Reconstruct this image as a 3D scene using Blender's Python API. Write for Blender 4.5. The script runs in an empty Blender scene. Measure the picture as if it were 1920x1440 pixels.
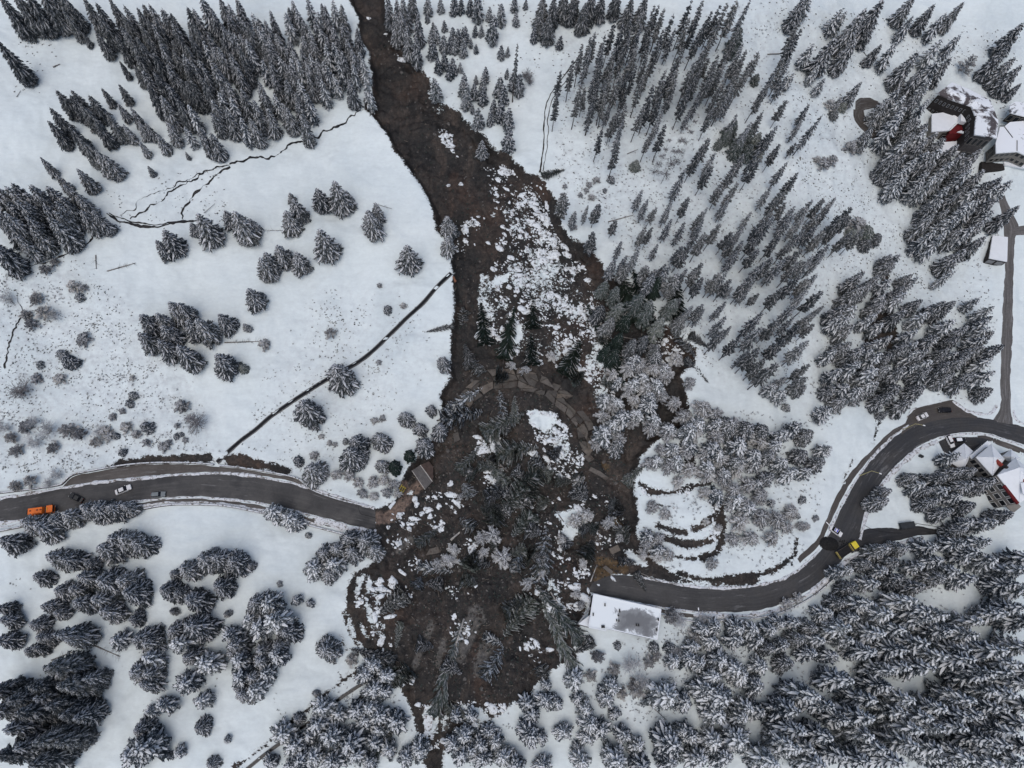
import bpy, math, random
import numpy as np
from mathutils import Vector, Matrix, Quaternion
rnd = random.Random(7)
sc = bpy.context.scene
COL = sc.collection
R = math.radians

# ------------------------------------------------------------------ camera, sky, sun, exposure
F = 1333.0                                   # focal length in pixels of the 1920 wide photograph
NAD = (870.0, 1190.0)                        # where the plumb line under the camera meets the picture
CAMZ = 231.0
up = np.array([960 - NAD[0], NAD[1] - 720, F]); up /= np.linalg.norm(up)
ex = np.array([1.0, 0, 0]) - up[0] * up; ex /= np.linalg.norm(ex)
ey = np.cross(up, ex)
RW = np.array([ex, ey, up])                  # camera axes -> world axes
cam_d = bpy.data.cameras.new('camera'); cam = bpy.data.objects.new('camera', cam_d); COL.objects.link(cam)
M4 = Matrix([[*RW[0], 0], [*RW[1], 0], [*RW[2], CAMZ], [0, 0, 0, 1]])
cam.matrix_world = M4
cam_d.sensor_width = 36; cam_d.lens = 36 * F / 1920; cam_d.clip_start = 1; cam_d.clip_end = 6000
sc.camera = cam

SUN_EL, SUN_AZ = R(68), R(205)
w = bpy.data.worlds.new('World'); sc.world = w; w.use_nodes = True
nt = w.node_tree; nt.nodes.clear()
sky = nt.nodes.new('ShaderNodeTexSky'); sky.sky_type = 'NISHITA'; sky.sun_disc = False
sky.sun_elevation = SUN_EL; sky.sun_rotation = SUN_AZ; sky.dust_density = 3.6; sky.air_density = 1.0; sky.ozone_density = 1.0
bg = nt.nodes.new('ShaderNodeBackground'); bg.inputs['Strength'].default_value = 0.13
ow = nt.nodes.new('ShaderNodeOutputWorld')
nt.links.new(sky.outputs[0], bg.inputs[0]); nt.links.new(bg.outputs[0], ow.inputs[0])
sl = bpy.data.lights.new('sun', 'SUN'); sl.energy = 0.8; sl.angle = R(50); sl.color = (0.94, 0.965, 1.0)
so = bpy.data.objects.new('sun', sl); COL.objects.link(so)
sd = Vector((math.sin(SUN_AZ) * math.cos(SUN_EL), math.cos(SUN_AZ) * math.cos(SUN_EL), math.sin(SUN_EL)))
so.rotation_euler = sd.to_track_quat('Z', 'Y').to_euler(); so.location = (0, 0, 400)
sc.view_settings.view_transform = 'Standard'; sc.view_settings.look = 'None'
sc.view_settings.exposure = 0.08; sc.view_settings.gamma = 1.0; sc.view_settings.use_curve_mapping = False

# ------------------------------------------------------------------ numeric helpers
_rt = np.random.RandomState(3).rand(256, 256)
def vnoise(x, y):
    xi = np.floor(x).astype(int); yi = np.floor(y).astype(int)
    fx = x - xi; fy = y - yi
    fx = fx * fx * (3 - 2 * fx); fy = fy * fy * (3 - 2 * fy)
    a = _rt[xi % 256, yi % 256]; b = _rt[(xi + 1) % 256, yi % 256]
    c = _rt[xi % 256, (yi + 1) % 256]; d = _rt[(xi + 1) % 256, (yi + 1) % 256]
    return (a * (1 - fx) + b * fx) * (1 - fy) + (c * (1 - fx) + d * fx) * fy - 0.5
def fbm(x, y, s, o=4):
    v = 0; a = 1
    for i in range(o):
        v = v + a * vnoise(x / s + 17.3 * i, y / s - 9.1 * i); s *= 0.5; a *= 0.5
    return v
def sstep(a, b, x):
    t = np.clip((x - a) / (b - a), 0, 1); return t * t * (3 - 2 * t)
def softplus(s, w_):
    return w_ * np.logaddexp(0, s / w_)
def pts(s):
    """'x,y x,y ...' -> array of photograph pixels"""
    return np.array([[float(v) for v in p.split(',')] for p in s.split()])
def rays(px, py):
    d = np.stack([(px - 960) / F, -(py - 720) / F, -np.ones_like(px)], -1)
    d = d @ RW.T
    return d / np.linalg.norm(d, axis=-1, keepdims=True)

# ------------------------------------------------------------------ the lie of the land
_cp = pts('-80,970 120,918 230,905 450,905 705,985 900,1060 1110,1098 1350,1128 1480,1095 1600,960 1700,830 1790,800 1920,820 2000,840')
_d = rays(_cp[:, 0], _cp[:, 1]); _t = -CAMZ / _d[:, 2]
_rx, _ry = _d[:, 0] * _t, _d[:, 1] * _t
_o = np.argsort(_rx); _rx, _ry = _rx[_o], _ry[_o]
_gx = np.linspace(-700, 700, 1401); _gy = np.interp(_gx, _rx, _ry)
_k = np.exp(-0.5 * (np.arange(-30, 31) / 10.0) ** 2); _k /= _k.sum()
_gy = np.convolve(np.pad(_gy, 30, 'edge'), _k, 'valid')
def zbase(x, y):
    s = y - np.interp(x, _gx, _gy)
    up_ = 0.22 * softplus(s - 10, 8) - 0.22 * softplus(s - 330, 60)
    dn_ = 0.13 * softplus(-s - 8, 8)
    return up_ - dn_ + 1.6 * np.sin(x / 47.0 + 0.6) * sstep(25, 90, s) + 1.2 * np.sin(y / 39.0 + x / 80.0) * sstep(20, 80, s)
def unproj(px, py, h=0.0, fn=zbase):
    px = np.atleast_1d(np.asarray(px, float)); py = np.atleast_1d(np.asarray(py, float))
    d = rays(px, py); lo = np.zeros_like(px); hi = np.full_like(px, 900.0)
    for _ in range(44):
        m = 0.5 * (lo + hi)
        g = CAMZ + m * d[:, 2] - fn(m * d[:, 0], m * d[:, 1]) - h
        lo = np.where(g > 0, m, lo); hi = np.where(g > 0, hi, m)
    return lo * d[:, 0], lo * d[:, 1]
def at_plane(px, py, z):
    d = rays(np.atleast_1d(float(px)), np.atleast_1d(float(py)))[0]; t = (z - CAMZ) / d[2]
    return Vector((d[0] * t, d[1] * t, z))
def ppm(x, y, z):
    """photograph pixels per metre at a point"""
    c = np.array([x, y, z - CAMZ]) @ RW
    return F / -c[2]
def catmull(p, n):
    """smooth, evenly resampled line through points"""
    p = np.asarray(p, float)
    q = np.vstack([2 * p[0] - p[1], p, 2 * p[-1] - p[-2]]); out = []
    for i in range(len(p) - 1):
        a, b, c, d = q[i:i + 4]
        t = np.linspace(0, 1, 13)[:-1, None]
        out.append(0.5 * (2 * b + (c - a) * t + (2 * a - 5 * b + 4 * c - d) * t ** 2 + (-a + 3 * b - 3 * c + d) * t ** 3))
    out.append(p[-1:]); o = np.vstack(out)
    L = np.r_[0, np.cumsum(np.linalg.norm(np.diff(o, axis=0), axis=1))]
    s = np.linspace(0, L[-1], n)
    return np.stack([np.interp(s, L, o[:, 0]), np.interp(s, L, o[:, 1])], 1)
def inside(poly, x, y):
    r = np.zeros(x.shape, bool); n = len(poly)
    for i in range(n):
        x1, y1 = poly[i]; x2, y2 = poly[(i + 1) % n]
        c = ((y1 > y) != (y2 > y)) & (x < (x2 - x1) * (y - y1) / (y2 - y1 + 1e-12) + x1)
        r ^= c
    return r
def segdist(line, x, y, closed):
    d = np.full(x.shape, 1e9); n = len(line)
    for i in range(n if closed else n - 1):
        a = line[i]; b = line[(i + 1) % n]; v = b - a; l2 = v @ v + 1e-9
        t = np.clip(((x - a[0]) * v[0] + (y - a[1]) * v[1]) / l2, 0, 1)
        d = np.minimum(d, (x - a[0] - t * v[0]) ** 2 + (y - a[1] - t * v[1]) ** 2)
    return np.sqrt(d)
def world_poly(s):
    p = pts(s); x, y = unproj(p[:, 0], p[:, 1]); return np.stack([x, y], 1)

# ------------------------------------------------------------------ object helpers
def link(o): COL.objects.link(o); return o
def tag(o, label=None, cat=None, group=None, kind=None):
    if label: o['label'] = label
    if cat: o['category'] = cat
    if group: o['group'] = group
    if kind: o['kind'] = kind
    return o
def empty(name, loc=(0, 0, 0), rz=0.0):
    o = link(bpy.data.objects.new(name, None)); o.location = loc; o.rotation_euler = (0, 0, rz); o.empty_display_size = 0.5
    return o
class MB:
    """collects faces, builds one mesh"""
    def __init__(s): s.v = []; s.f = []; s.m = []
    def face(s, p, m=0):
        b = len(s.v); s.v.extend([tuple(q) for q in p]); s.f.append(tuple(range(b, b + len(p)))); s.m.append(m)
    def box(s, c, d, m=0, rz=0.0, taper=1.0):
        cx, cy, cz = c; hx, hy, hz = d[0] / 2, d[1] / 2, d[2] / 2; ca, sa = math.cos(rz), math.sin(rz)
        b = len(s.v)
        for z, k in ((-hz, 1.0), (hz, taper)):
            for x, y in ((-hx, -hy), (hx, -hy), (hx, hy), (-hx, hy)):
                x *= k; y *= k; s.v.append((cx + x * ca - y * sa, cy + x * sa + y * ca, cz + z))
        for q in ((0, 3, 2, 1), (4, 5, 6, 7), (0, 1, 5, 4), (1, 2, 6, 5), (2, 3, 7, 6), (3, 0, 4, 7)):
            s.f.append(tuple(b + i for i in q)); s.m.append(m)
    def prism(s, poly, z0, z1, m=0, mt=None):
        """poly: list of (x,y); z0, z1 numbers or per-vertex lists"""
        n = len(poly); z0 = z0 if hasattr(z0, '__len__') else [z0] * n; z1 = z1 if hasattr(z1, '__len__') else [z1] * n
        if sum(poly[i][0] * poly[(i + 1) % n][1] - poly[(i + 1) % n][0] * poly[i][1] for i in range(n)) < 0:
            poly = poly[::-1]; z0 = z0[::-1]; z1 = z1[::-1]
        b = len(s.v)
        for (x, y), z in zip(poly, z0): s.v.append((x, y, z))
        for (x, y), z in zip(poly, z1): s.v.append((x, y, z))
        s.f.append(tuple(b + i for i in range(n - 1, -1, -1))); s.m.append(m)
        s.f.append(tuple(b + n + i for i in range(n))); s.m.append(m if mt is None else mt)
        for i in range(n):
            j = (i + 1) % n; s.f.append((b + i, b + j, b + n + j, b + n + i)); s.m.append(m)
    def tube(s, p, q, r0, r1, n=6, m=0, caps=True):
        p = Vector(p); q = Vector(q); d = (q - p).normalized(); a = d.orthogonal().normalized(); c = d.cross(a); b = len(s.v)
        for o, r in ((p, r0), (q, r1)):
            for i in range(n):
                t = 2 * math.pi * i / n; s.v.append(tuple(o + (a * math.cos(t) + c * math.sin(t)) * r))
        for i in range(n):
            j = (i + 1) % n; s.f.append((b + i, b + j, b + n + j, b + n + i)); s.m.append(m)
        if caps:
            s.f.append(tuple(b + i for i in range(n - 1, -1, -1))); s.m.append(m)
            s.f.append(tuple(b + n + i for i in range(n))); s.m.append(m)
    def mesh(s, name, mats, smooth=False):
        me = bpy.data.meshes.new(name); me.from_pydata(s.v, [], s.f)
        for m in (mats if isinstance(mats, (list, tuple)) else [mats]): me.materials.append(m)
        if len(me.materials) > 1: me.polygons.foreach_set('material_index', np.array(s.m, dtype=np.int32))
        if smooth: me.polygons.foreach_set('use_smooth', np.ones(len(s.f), dtype=bool))
        me.update(); return me
    def build(s, name, mats, parent=None, smooth=False, bevel=0.0):
        o = link(bpy.data.objects.new(name, s.mesh(name, mats, smooth)))
        if parent: o.parent = parent
        if bevel:
            md = o.modifiers.new('b', 'BEVEL'); md.width = bevel; md.segments = 2; md.limit_method = 'ANGLE'
        return o
def place(name, me, parent=None, loc=None):
    o = link(bpy.data.objects.new(name, me))
    if parent: o.parent = parent
    if loc is not None: o.location = loc
    return o

# ------------------------------------------------------------------ materials
class NT:
    def __init__(s, name):
        s.mat = bpy.data.materials.new(name); s.mat.use_nodes = True; s.t = s.mat.node_tree; s.n = s.t.nodes
        s.b = s.n['Principled BSDF']; s.b.inputs['Specular IOR Level'].default_value = 0.25
    def new(s, typ, **k):
        n = s.n.new('ShaderNode' + typ)
        for a, v in k.items():
            if a.startswith('i_'):
                key = a[2:].replace('_', ' ')
                if key not in n.inputs: key = int(a[2:]) if a[2:].isdigit() else key
                if hasattr(v, 'is_linked') or isinstance(v, bpy.types.NodeSocket): s.t.links.new(v, n.inputs[key])
                else: n.inputs[key].default_value = v
            else: setattr(n, a, v)
        return n
    def l(s, a, b): s.t.links.new(a, b)
    def coord(s, kind='Object'):
        return s.new('TexCoord').outputs[kind]
    def pos(s): return s.new('NewGeometry').outputs['Position']
    def noise(s, vec, scale, detail=3.0, rough=0.55, dist=0.0):
        n = s.new('TexNoise', i_Scale=scale, i_Detail=detail, i_Roughness=rough, i_Distortion=dist); s.l(vec, n.inputs['Vector']); return n.outputs['Fac']
    def math(s, op, a, b=None, clamp=False):
        n = s.new('Math', operation=op); n.use_clamp = clamp
        for i, v in enumerate((a, b)):
            if v is None: continue
            if isinstance(v, bpy.types.NodeSocket): s.l(v, n.inputs[i])
            else: n.inputs[i].default_value = v
        return n.outputs[0]
    def ramp(s, fac, stops):
        n = s.new('ValToRGB'); s.l(fac, n.inputs[0]); e = n.color_ramp.elements
        while len(e) < len(stops): e.new(0.5)
        for q, (p, c) in zip(e, stops):
            q.position = p; q.color = (*c, 1) if hasattr(c, '__len__') else (c, c, c, 1)
        return n.outputs[0]
    def sm(s, v, a, b):
        n = s.new('MapRange', interpolation_type='SMOOTHSTEP'); s.l(v, n.inputs[0]); n.inputs[1].default_value = a; n.inputs[2].default_value = b
        return n.outputs[0]
    def mix(s, fac, a, b, mode='MIX'):
        n = s.new('Mix', data_type='RGBA', blend_type=mode)
        for sock, v in ((n.inputs[0], fac), (n.inputs[6], a), (n.inputs[7], b)):
            if isinstance(v, bpy.types.NodeSocket): s.l(v, sock)
            elif hasattr(v, '__len__'): sock.default_value = (*v, 1)
            else: sock.default_value = v
        return n.outputs[2]
    def attr(s, name): return s.new('Attribute', attribute_name=name).outputs['Fac']
    def bump(s, h, strength=0.5, dist=0.1):
        n = s.new('Bump', i_Strength=strength, i_Distance=dist); s.l(h, n.inputs['Height']); s.l(n.outputs[0], s.b.inputs['Normal'])
    def out(s, col, rough=0.8):
        if isinstance(col, bpy.types.NodeSocket): s.l(col, s.b.inputs['Base Color'])
        else: s.b.inputs['Base Color'].default_value = (*col, 1)
        if isinstance(rough, bpy.types.NodeSocket): s.l(rough, s.b.inputs['Roughness'])
        else: s.b.inputs['Roughness'].default_value = rough
        return s.mat
def simple(name, col, rough=0.7, var=0.25, scale=1.5, metal=0.0):
    n = NT(name); p = n.coord(); f = n.noise(p, scale, 4)
    lo = tuple(c * (1 - var) for c in col); hi = tuple(min(0.9, c * (1 + var)) for c in col)
    n.b.inputs['Metallic'].default_value = metal
    return n.out(n.ramp(f, [(0.3, lo), (0.7, hi)]), rough)
SNOW = (0.68, 0.74, 0.735)
def snow_mat(name, col=SNOW, dirt=0.0):
    n = NT(name); p = n.pos(); f = n.noise(p, 0.6, 5); c = n.ramp(f, [(0.3, tuple(v * 0.93 for v in col)), (0.7, col)])
    if dirt:
        g = n.sm(n.noise(p, 1.1, 5, 0.65), 0.62 - dirt * 0.25, 0.74 - dirt * 0.2); c = n.mix(g, c, (0.16, 0.145, 0.13))
    n.bump(n.noise(p, 2.5, 4), 0.3, 0.15)
    return n.out(c, 0.75)
# ------------------------------------------------------------------ outlines traced for the slide, its snow rafts and clearings
MUD = [
 '640,-60 655,0 672,30 668,60 688,90 695,130 700,170 682,190 685,205 702,222 722,245 742,285 764,312 790,350 802,372 816,400 818,432 832,445 846,490 849,520 851,570 846,620 843,680 845,708 822,742 830,765 822,800 798,840 775,862 760,885 748,912 738,942 702,956 704,1000 708,1045 690,1062 662,1075 651,1105 654,1150 668,1195 690,1222 718,1255 748,1285 766,1318 779,1360 792,1412 800,1445 828,1446 834,1400 852,1380 880,1376 905,1366 922,1345 935,1340 958,1322 985,1312 1000,1290 1018,1268 1050,1245 1078,1232 1072,1205 1086,1182 1094,1150 1108,1118 1116,1100 1150,1078 1185,1078 1240,1090 1300,1098 1360,1100 1420,1094 1440,1086 1400,1082 1345,1086 1290,1078 1235,1060 1215,1035 1196,1000 1200,960 1192,900 1200,862 1222,832 1282,800 1292,760 1275,705 1302,680 1310,652 1282,640 1226,592 1206,575 1190,540 1135,505 1124,480 1100,458 1070,440 1054,420 1050,390 1034,360 1010,330 985,325 960,292 920,270 888,236 858,205 820,186 805,150 788,125 768,92 740,58 724,25 715,-60',
 '186,880 228,863 290,853 396,850 404,866 360,867 300,869 240,873',
 '420,856 452,853 482,862 518,868 545,880 541,889 500,883 450,875 424,871',
 '1640,555 1668,560 1680,600 1682,660 1668,672 1650,640 1620,650 1622,580',
 '1655,498 1668,505 1665,530 1658,540 1652,520',
]
CRACKS = [  # line, half width in metres
 ('1200,905 1225,922 1260,924 1300,912 1330,904', 0.9), ('1235,985 1262,996 1285,1000', 0.8), ('1300,994 1330,978 1352,955', 1.1),
 ('1240,1008 1285,1021 1330,1013 1350,985', 1.3), ('1255,1040 1280,1046 1300,1048', 0.5), ('1315,1046 1345,1032 1353,1000', 1.2), ('1225,940 1245,950 1262,948', 0.3),
 ('1285,830 1292,860 1296,880', 1.7), ('1345,950 1350,985', 2.0), ('1600,862 1588,890 1583,905', 0.25),
 ('440,1440 500,1395 560,1345 620,1295 662,1262', 0.5), ('655,1232 668,1250 664,1270', 0.35), ('715,1405 740,1415 755,1425', 0.35),
 ('1270,1075 1330,1088 1400,1080 1450,1070 1492,1040', 0.9), ('1484,1060 1490,1030 1492,1010', 0.35),
 ('1690,690 1682,720 1670,750', 0.35), ('690,1290 668,1316', 0.5),
 ('646,1150 655,1185 672,1212', 0.18), ('640,1195 650,1220', 0.15), ('655,1120 650,1160', 0.15), ('635,1260 645,1280', 0.12), ('1660,770 1648,795 1640,830', 0.3),
]
PATCH = [   # snow lying whole on the slide
 '1035,960 1080,950 1096,962 1107,990 1086,1002 1070,1022 1052,1018 1056,985', '1170,1030 1185,1028 1212,1050 1218,1068 1180,1058',
 '960,606 980,600 982,630 968,642 957,632', '928,513 958,505 954,524 920,536',
 '1118,640 1140,630 1156,655 1160,690 1140,690', '985,765 1038,768 1050,785 1030,805 1000,798',
 '795,1322 822,1318 828,1345 812,1382 798,1372 793,1342', '1255,1030 1325,1026 1345,1036 1310,1048 1275,1048', '760,920 772,915 770,925',
 '668,1082 684,1078 676,1108 668,1140 664,1110', '682,1122 694,1128 706,1162 702,1178 690,1166', '672,1165 684,1178 700,1200 690,1202 678,1190', '690,1076 700,1090 692,1118 684,1104', '708,1160 722,1175 722,1182 712,1176', '712,1182 722,1192 718,1200 710,1195',
 '864,1322 905,1325 925,1352 905,1358 880,1338', '835,1100 850,1112 858,1118 848,1110',
 '1205,896 1240,902 1236,918 1212,914', '1238,930 1280,945 1300,985 1262,990 1235,972', '985,1075 1005,1082 995,1100',
]
RAFT = [    # broken snow crust: (outline, bias of the mud field inside)
 ('905,300 930,290 965,310 1000,335 1042,430 1052,455 1000,460 945,440 935,380', 0.42), ('945,440 1000,450 1052,448 1100,492 1128,560 1150,620 1120,640 1060,600 1010,590 960,560 930,500', 0.22),
 ('880,480 935,480 945,545 1010,600 1100,640 1090,700 1000,680 950,660 905,660 885,600', 0.25),
 ('1100,600 1155,640 1165,700 1155,770 1110,765 1090,700', 0.0),
 ('985,770 1040,765 1075,800 1095,840 1060,880 1020,850 1000,810', 0.1),
 ('1195,890 1340,890 1350,1000 1335,1060 1260,1062 1215,1030 1205,960', -1.2),
 ('890,800 925,815 940,860 915,930 895,880', 0.25), ('785,80 800,140 842,220 830,250 790,180', 0.45),
 ('830,225 850,235 845,255 825,248', 0.0), ('895,300 925,300 935,420 900,380', 0.15), ('1240,1065 1360,1086 1340,1096 1250,1082', -0.3),
 ('665,1078 725,1090 735,1200 700,1215 668,1170', 0.22), ('780,1320 840,1315 930,1345 900,1370 850,1372 795,1410', 0.15),
 ('1010,1060 1060,1050 1085,1120 1040,1200 1000,1150', 0.3), ('1000,920 1040,915 1040,960 1010,960', 0.3), ('1120,930 1190,960 1180,1050 1130,1000', 0.35),
]
GRASSY = [  # where grass and heather poke through: outline, amount
 ('-40,480 130,470 330,640 420,860 200,880 -40,900', 0.8), ('590,540 760,540 830,680 700,800 560,860 450,840 520,640', 0.5),
 ('1030,60 1440,0 1920,60 1920,330 1700,560 1500,720 1350,720 1190,520 1040,330', 0.62), ('1440,360 1860,360 1860,760 1500,760', 0.5),
 ('190,330 420,320 430,420 230,440', 0.4), ('30,60 100,60 110,180 20,180', 0.35), ('1180,1180 1420,1160 1460,1280 1180,1350', 0.6), ('1260,760 1560,900 1480,1060 1200,1060', 0.4),
 ('800,0 1030,0 1000,200 830,200', 0.25), ('0,940 1000,1440 700,1440 0,1440', 0.05), ('390,860 620,800 640,930 420,850', 0.45),
]
LROAD = ('-60,945 60,925 130,912 200,904 260,898 330,891 400,889 450,891 500,897 550,907 600,921 660,940 704,954',
         '-60,990 60,970 100,962 160,952 240,941 300,934 350,931 420,934 480,941 540,954 600,968 650,982 704,995')
RROAD = ('1112,1092 1150,1078 1190,1080 1240,1090 1300,1099 1360,1101 1420,1097 1470,1083 1510,1060 1540,1030 1556,1000 1572,965 1590,930 1610,895 1640,855 1678,818 1720,798 1760,787 1805,782 1850,785 1900,795 1960,812',
         '1100,1110 1150,1120 1190,1128 1240,1138 1300,1146 1360,1148 1420,1144 1470,1130 1520,1104 1555,1075 1582,1046 1602,1022 1612,1000 1617,975 1628,945 1650,908 1682,870 1720,839 1760,820 1805,811 1850,812 1885,822 1920,834 1960,850')
BENCH = ('118,912 140,893 180,884 240,874 300,870 370,871 400,874 440,878 500,887 550,897 574,909', '118,915 140,909 180,903 240,896 300,890 370,886 400,886 440,888 500,894 550,904 574,913')
SIDE = ('1598,1006 1625,992 1660,989 1690,991 1720,987 1760,993 1800,1001 1840,1016', '1596,1038 1630,1030 1660,1019 1690,1012 1720,1004 1760,1002 1800,1008 1840,1024')
LANE = ('1872,370 1878,400 1882,440 1885,490 1882,540 1879,600 1876,700 1876,757 1862,790', '1884,366 1896,395 1910,425 1903,450 1900,500 1899,600 1895,700 1896,765 1900,797')
FORK = ('1895,428 1915,424 1960,416', '1900,442 1918,441 1960,436')
LOT = ('1690,812 1704,778 1716,765 1750,757 1785,750 1802,758 1812,770 1832,781', '1690,818 1712,802 1725,798 1760,789 1785,785 1802,784 1812,784 1832,786')
YARD = ('1759,828 1775,822 1800,819 1830,819 1856,824', '1768,846 1780,854 1800,857 1828,851 1852,833')
TRACK = ('1630,256 1607,230 1601,205 1606,188 1624,181 1646,186 1652,196', '1662,276 1642,246 1623,220 1622,207 1628,201 1642,200 1652,202')
TRACK2 = ('1600,205 1604,228 1632,258 1664,277', '1620,207 1624,222 1642,245 1670,264')

# ------------------------------------------------------------------ terrain grid
def axis(lo, hi, step, far):
    a = np.arange(lo, hi + step, step); g = []; d = step; x = hi + step
    while x < far: d *= 1.35; x += d; g.append(x)
    l = []; d = step; x = lo
    while x > -far: d *= 1.35; x -= d; l.append(x)
    return np.r_[l[::-1], a, g]
_fx, _fy = unproj([0, 1920, 0, 1920, 960, 0, 1920], [0, 0, 1440, 1440, 1440, 720, 720])
XS = axis(_fx.min() - 12, _fx.max() + 12, 0.52, 1500); YS = axis(_fy.min() - 10, _fy.max() + 12, 0.52, 1500)
GX, GY = np.meshgrid(XS, YS, indexing='ij')
GZ = zbase(GX, GY)
def field_poly(poly, pad=14.0):
    """signed distance in metres, positive inside, -pad outside its surroundings"""
    out = np.full(GX.shape, -pad)
    i0, i1 = np.searchsorted(XS, [poly[:, 0].min() - pad, poly[:, 0].max() + pad]); j0, j1 = np.searchsorted(YS, [poly[:, 1].min() - pad, poly[:, 1].max() + pad])
    x = GX[i0:i1, j0:j1]; y = GY[i0:i1, j0:j1]
    d = np.minimum(segdist(poly, x, y, True), pad); out[i0:i1, j0:j1] = np.where(inside(poly, x, y), d, -d)
    return out
def field_line(line, half, pad=6.0):
    out = np.full(GX.shape, -pad)
    i0, i1 = np.searchsorted(XS, [line[:, 0].min() - pad, line[:, 0].max() + pad]); j0, j1 = np.searchsorted(YS, [line[:, 1].min() - pad, line[:, 1].max() + pad])
    out[i0:i1, j0:j1] = np.maximum(half - segdist(line, GX[i0:i1, j0:j1], GY[i0:i1, j0:j1], False), -pad)
    return out
road = np.full(GX.shape, -14.0)
for a, b in (LROAD, RROAD, BENCH, SIDE, LANE, FORK, LOT, YARD, TRACK, TRACK2):
    road = np.maximum(road, field_poly(np.vstack([world_poly(a), world_poly(b)[::-1]]), 6.0))
mud = np.full(GX.shape, -14.0); slide = None
for i, s in enumerate(MUD):
    f = field_poly(world_poly(s))
    if i == 0: slide = f.copy()
    mud = np.maximum(mud, f)
mud_whole = mud.copy()
for s, b in RAFT:
    f = field_poly(world_poly(s)); k = sstep(-3.0, 3.5, f + 3.0 * fbm(GX, GY, 9.0, 3))
    mud = mud * (1 - k) + np.minimum(mud, b * 1.0) * k
for s in PATCH: mud = np.minimum(mud, -field_poly(world_poly(s), 4.0) * 1.0 + 0.15)
for s, h in CRACKS: mud = np.maximum(mud, field_line(catmull(world_poly(s), 40), h))
mud = np.where(road > 0.3, np.minimum(mud, 0.0 - road), mud)
grassy = np.zeros(GX.shape)
for s, a in GRASSY:
    f = field_poly(world_poly(s)); grassy = np.maximum(grassy, a * sstep(-10, 8, f))
CLAY = [('892,1150 880,1185 860,1226', 2.4), ('915,1205 906,1230 900,1255', 2.0), ('832,1202 826,1225 821,1246', 0.9), ('790,1215 782,1235 777,1250', 0.8), ('812,1166 806,1180 800,1198', 1.0), ('905,1158 890,1172', 1.0), ('770,1010 755,1020 748,1030', 1.2)]
SAND = [('702,972 722,970 738,962 748,952', 1.9), ('792,902 776,914 764,930 754,944', 1.7), ('758,905 752,918', 1.2)]
OCHRE = [('1130,1052 1150,1058 1170,1066', 1.6), ('1125,1070 1140,1078 1152,1080', 1.6), ('1158,978 1166,985', 1.0), ('1134,868 1142,874', 0.8), ('1120,1085 1130,1095', 1.2)]
def lines(L, pad=4.0):
    o = np.full(GX.shape, -pad)
    for s, h in L: o = np.maximum(o, field_line(catmull(world_poly(s), 24), h, pad))
    return o
clay, sand, ochre = lines(CLAY), lines(SAND), lines(OCHRE)
calm = 1 - sstep(-4.0, -0.5, road)
near = (np.abs(GX) < 260) & (np.abs(GY) < 330)
hum = fbm(GX, GY, 18.0, 5) * 2.4 + fbm(GX + 31, GY, 7.0, 3) * 0.5 + fbm(GX * 0.22, GY, 2.6, 3) * 0.28 + fbm(GX, GY * 0.3 + GX * 0.12, 4.0, 2) * 0.2 + fbm(GX + 50, GY, 2.6, 2) * 0.16
deep = sstep(-30, 60, GY - np.interp(GX, _gx, _gy))
inm = sstep(-0.3, 2.2, slide)
rough = fbm(GX, GY * 0.7, 6.5, 4) * 2.0 + np.abs(fbm(GX + 9, GY, 2.4, 3)) * 1.6
GZ = GZ + near * calm * (hum + inm * (rough - 0.4 - 2.6 * deep))
_sc = (mud_whole > 0) & (slide < -3)
GZ = GZ - 0.35 * sstep(-0.2, 0.8, np.where(slide < -1, mud, -1)) * calm
def zg(x, y):
    x = np.asarray(x, float); y = np.asarray(y, float)
    i = np.clip(np.searchsorted(XS, x) - 1, 0, len(XS) - 2); j = np.clip(np.searchsorted(YS, y) - 1, 0, len(YS) - 2)
    fx = (x - XS[i]) / (XS[i + 1] - XS[i]); fy = (y - YS[j]) / (YS[j + 1] - YS[j])
    return (GZ[i, j] * (1 - fx) + GZ[i + 1, j] * fx) * (1 - fy) + (GZ[i, j + 1] * (1 - fx) + GZ[i + 1, j + 1] * fx) * fy
def gfield(f, x, y):
    i = np.clip(np.searchsorted(XS, x), 0, len(XS) - 1); j = np.clip(np.searchsorted(YS, y), 0, len(YS) - 1); return f[i, j]
def ground(px, py):
    x, y = unproj(px, py); return x, y, zg(x, y)

def grid_mesh(name, V, nx, ny, mats, uv=None):
    idx = np.arange(nx * ny).reshape(nx, ny)
    q = np.stack([idx[:-1, :-1], idx[1:, :-1], idx[1:, 1:], idx[:-1, 1:]], -1).reshape(-1, 4)
    me = bpy.data.meshes.new(name); me.vertices.add(nx * ny); me.vertices.foreach_set('co', V.reshape(-1).astype(np.float32))
    me.loops.add(q.size); me.loops.foreach_set('vertex_index', q.reshape(-1).astype(np.int32))
    me.polygons.add(len(q)); me.polygons.foreach_set('loop_start', np.arange(0, q.size, 4, dtype=np.int32)); me.polygons.foreach_set('loop_total', np.full(len(q), 4, dtype=np.int32))
    me.polygons.foreach_set('use_smooth', np.ones(len(q), dtype=bool))
    if uv is not None:
        l = me.uv_layers.new(name='UVMap'); l.data.foreach_set('uv', uv.reshape(-1, 2)[q.reshape(-1)].reshape(-1).astype(np.float32))
    me.materials.append(mats); me.update(calc_edges=True); me.validate()
    return me

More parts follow.
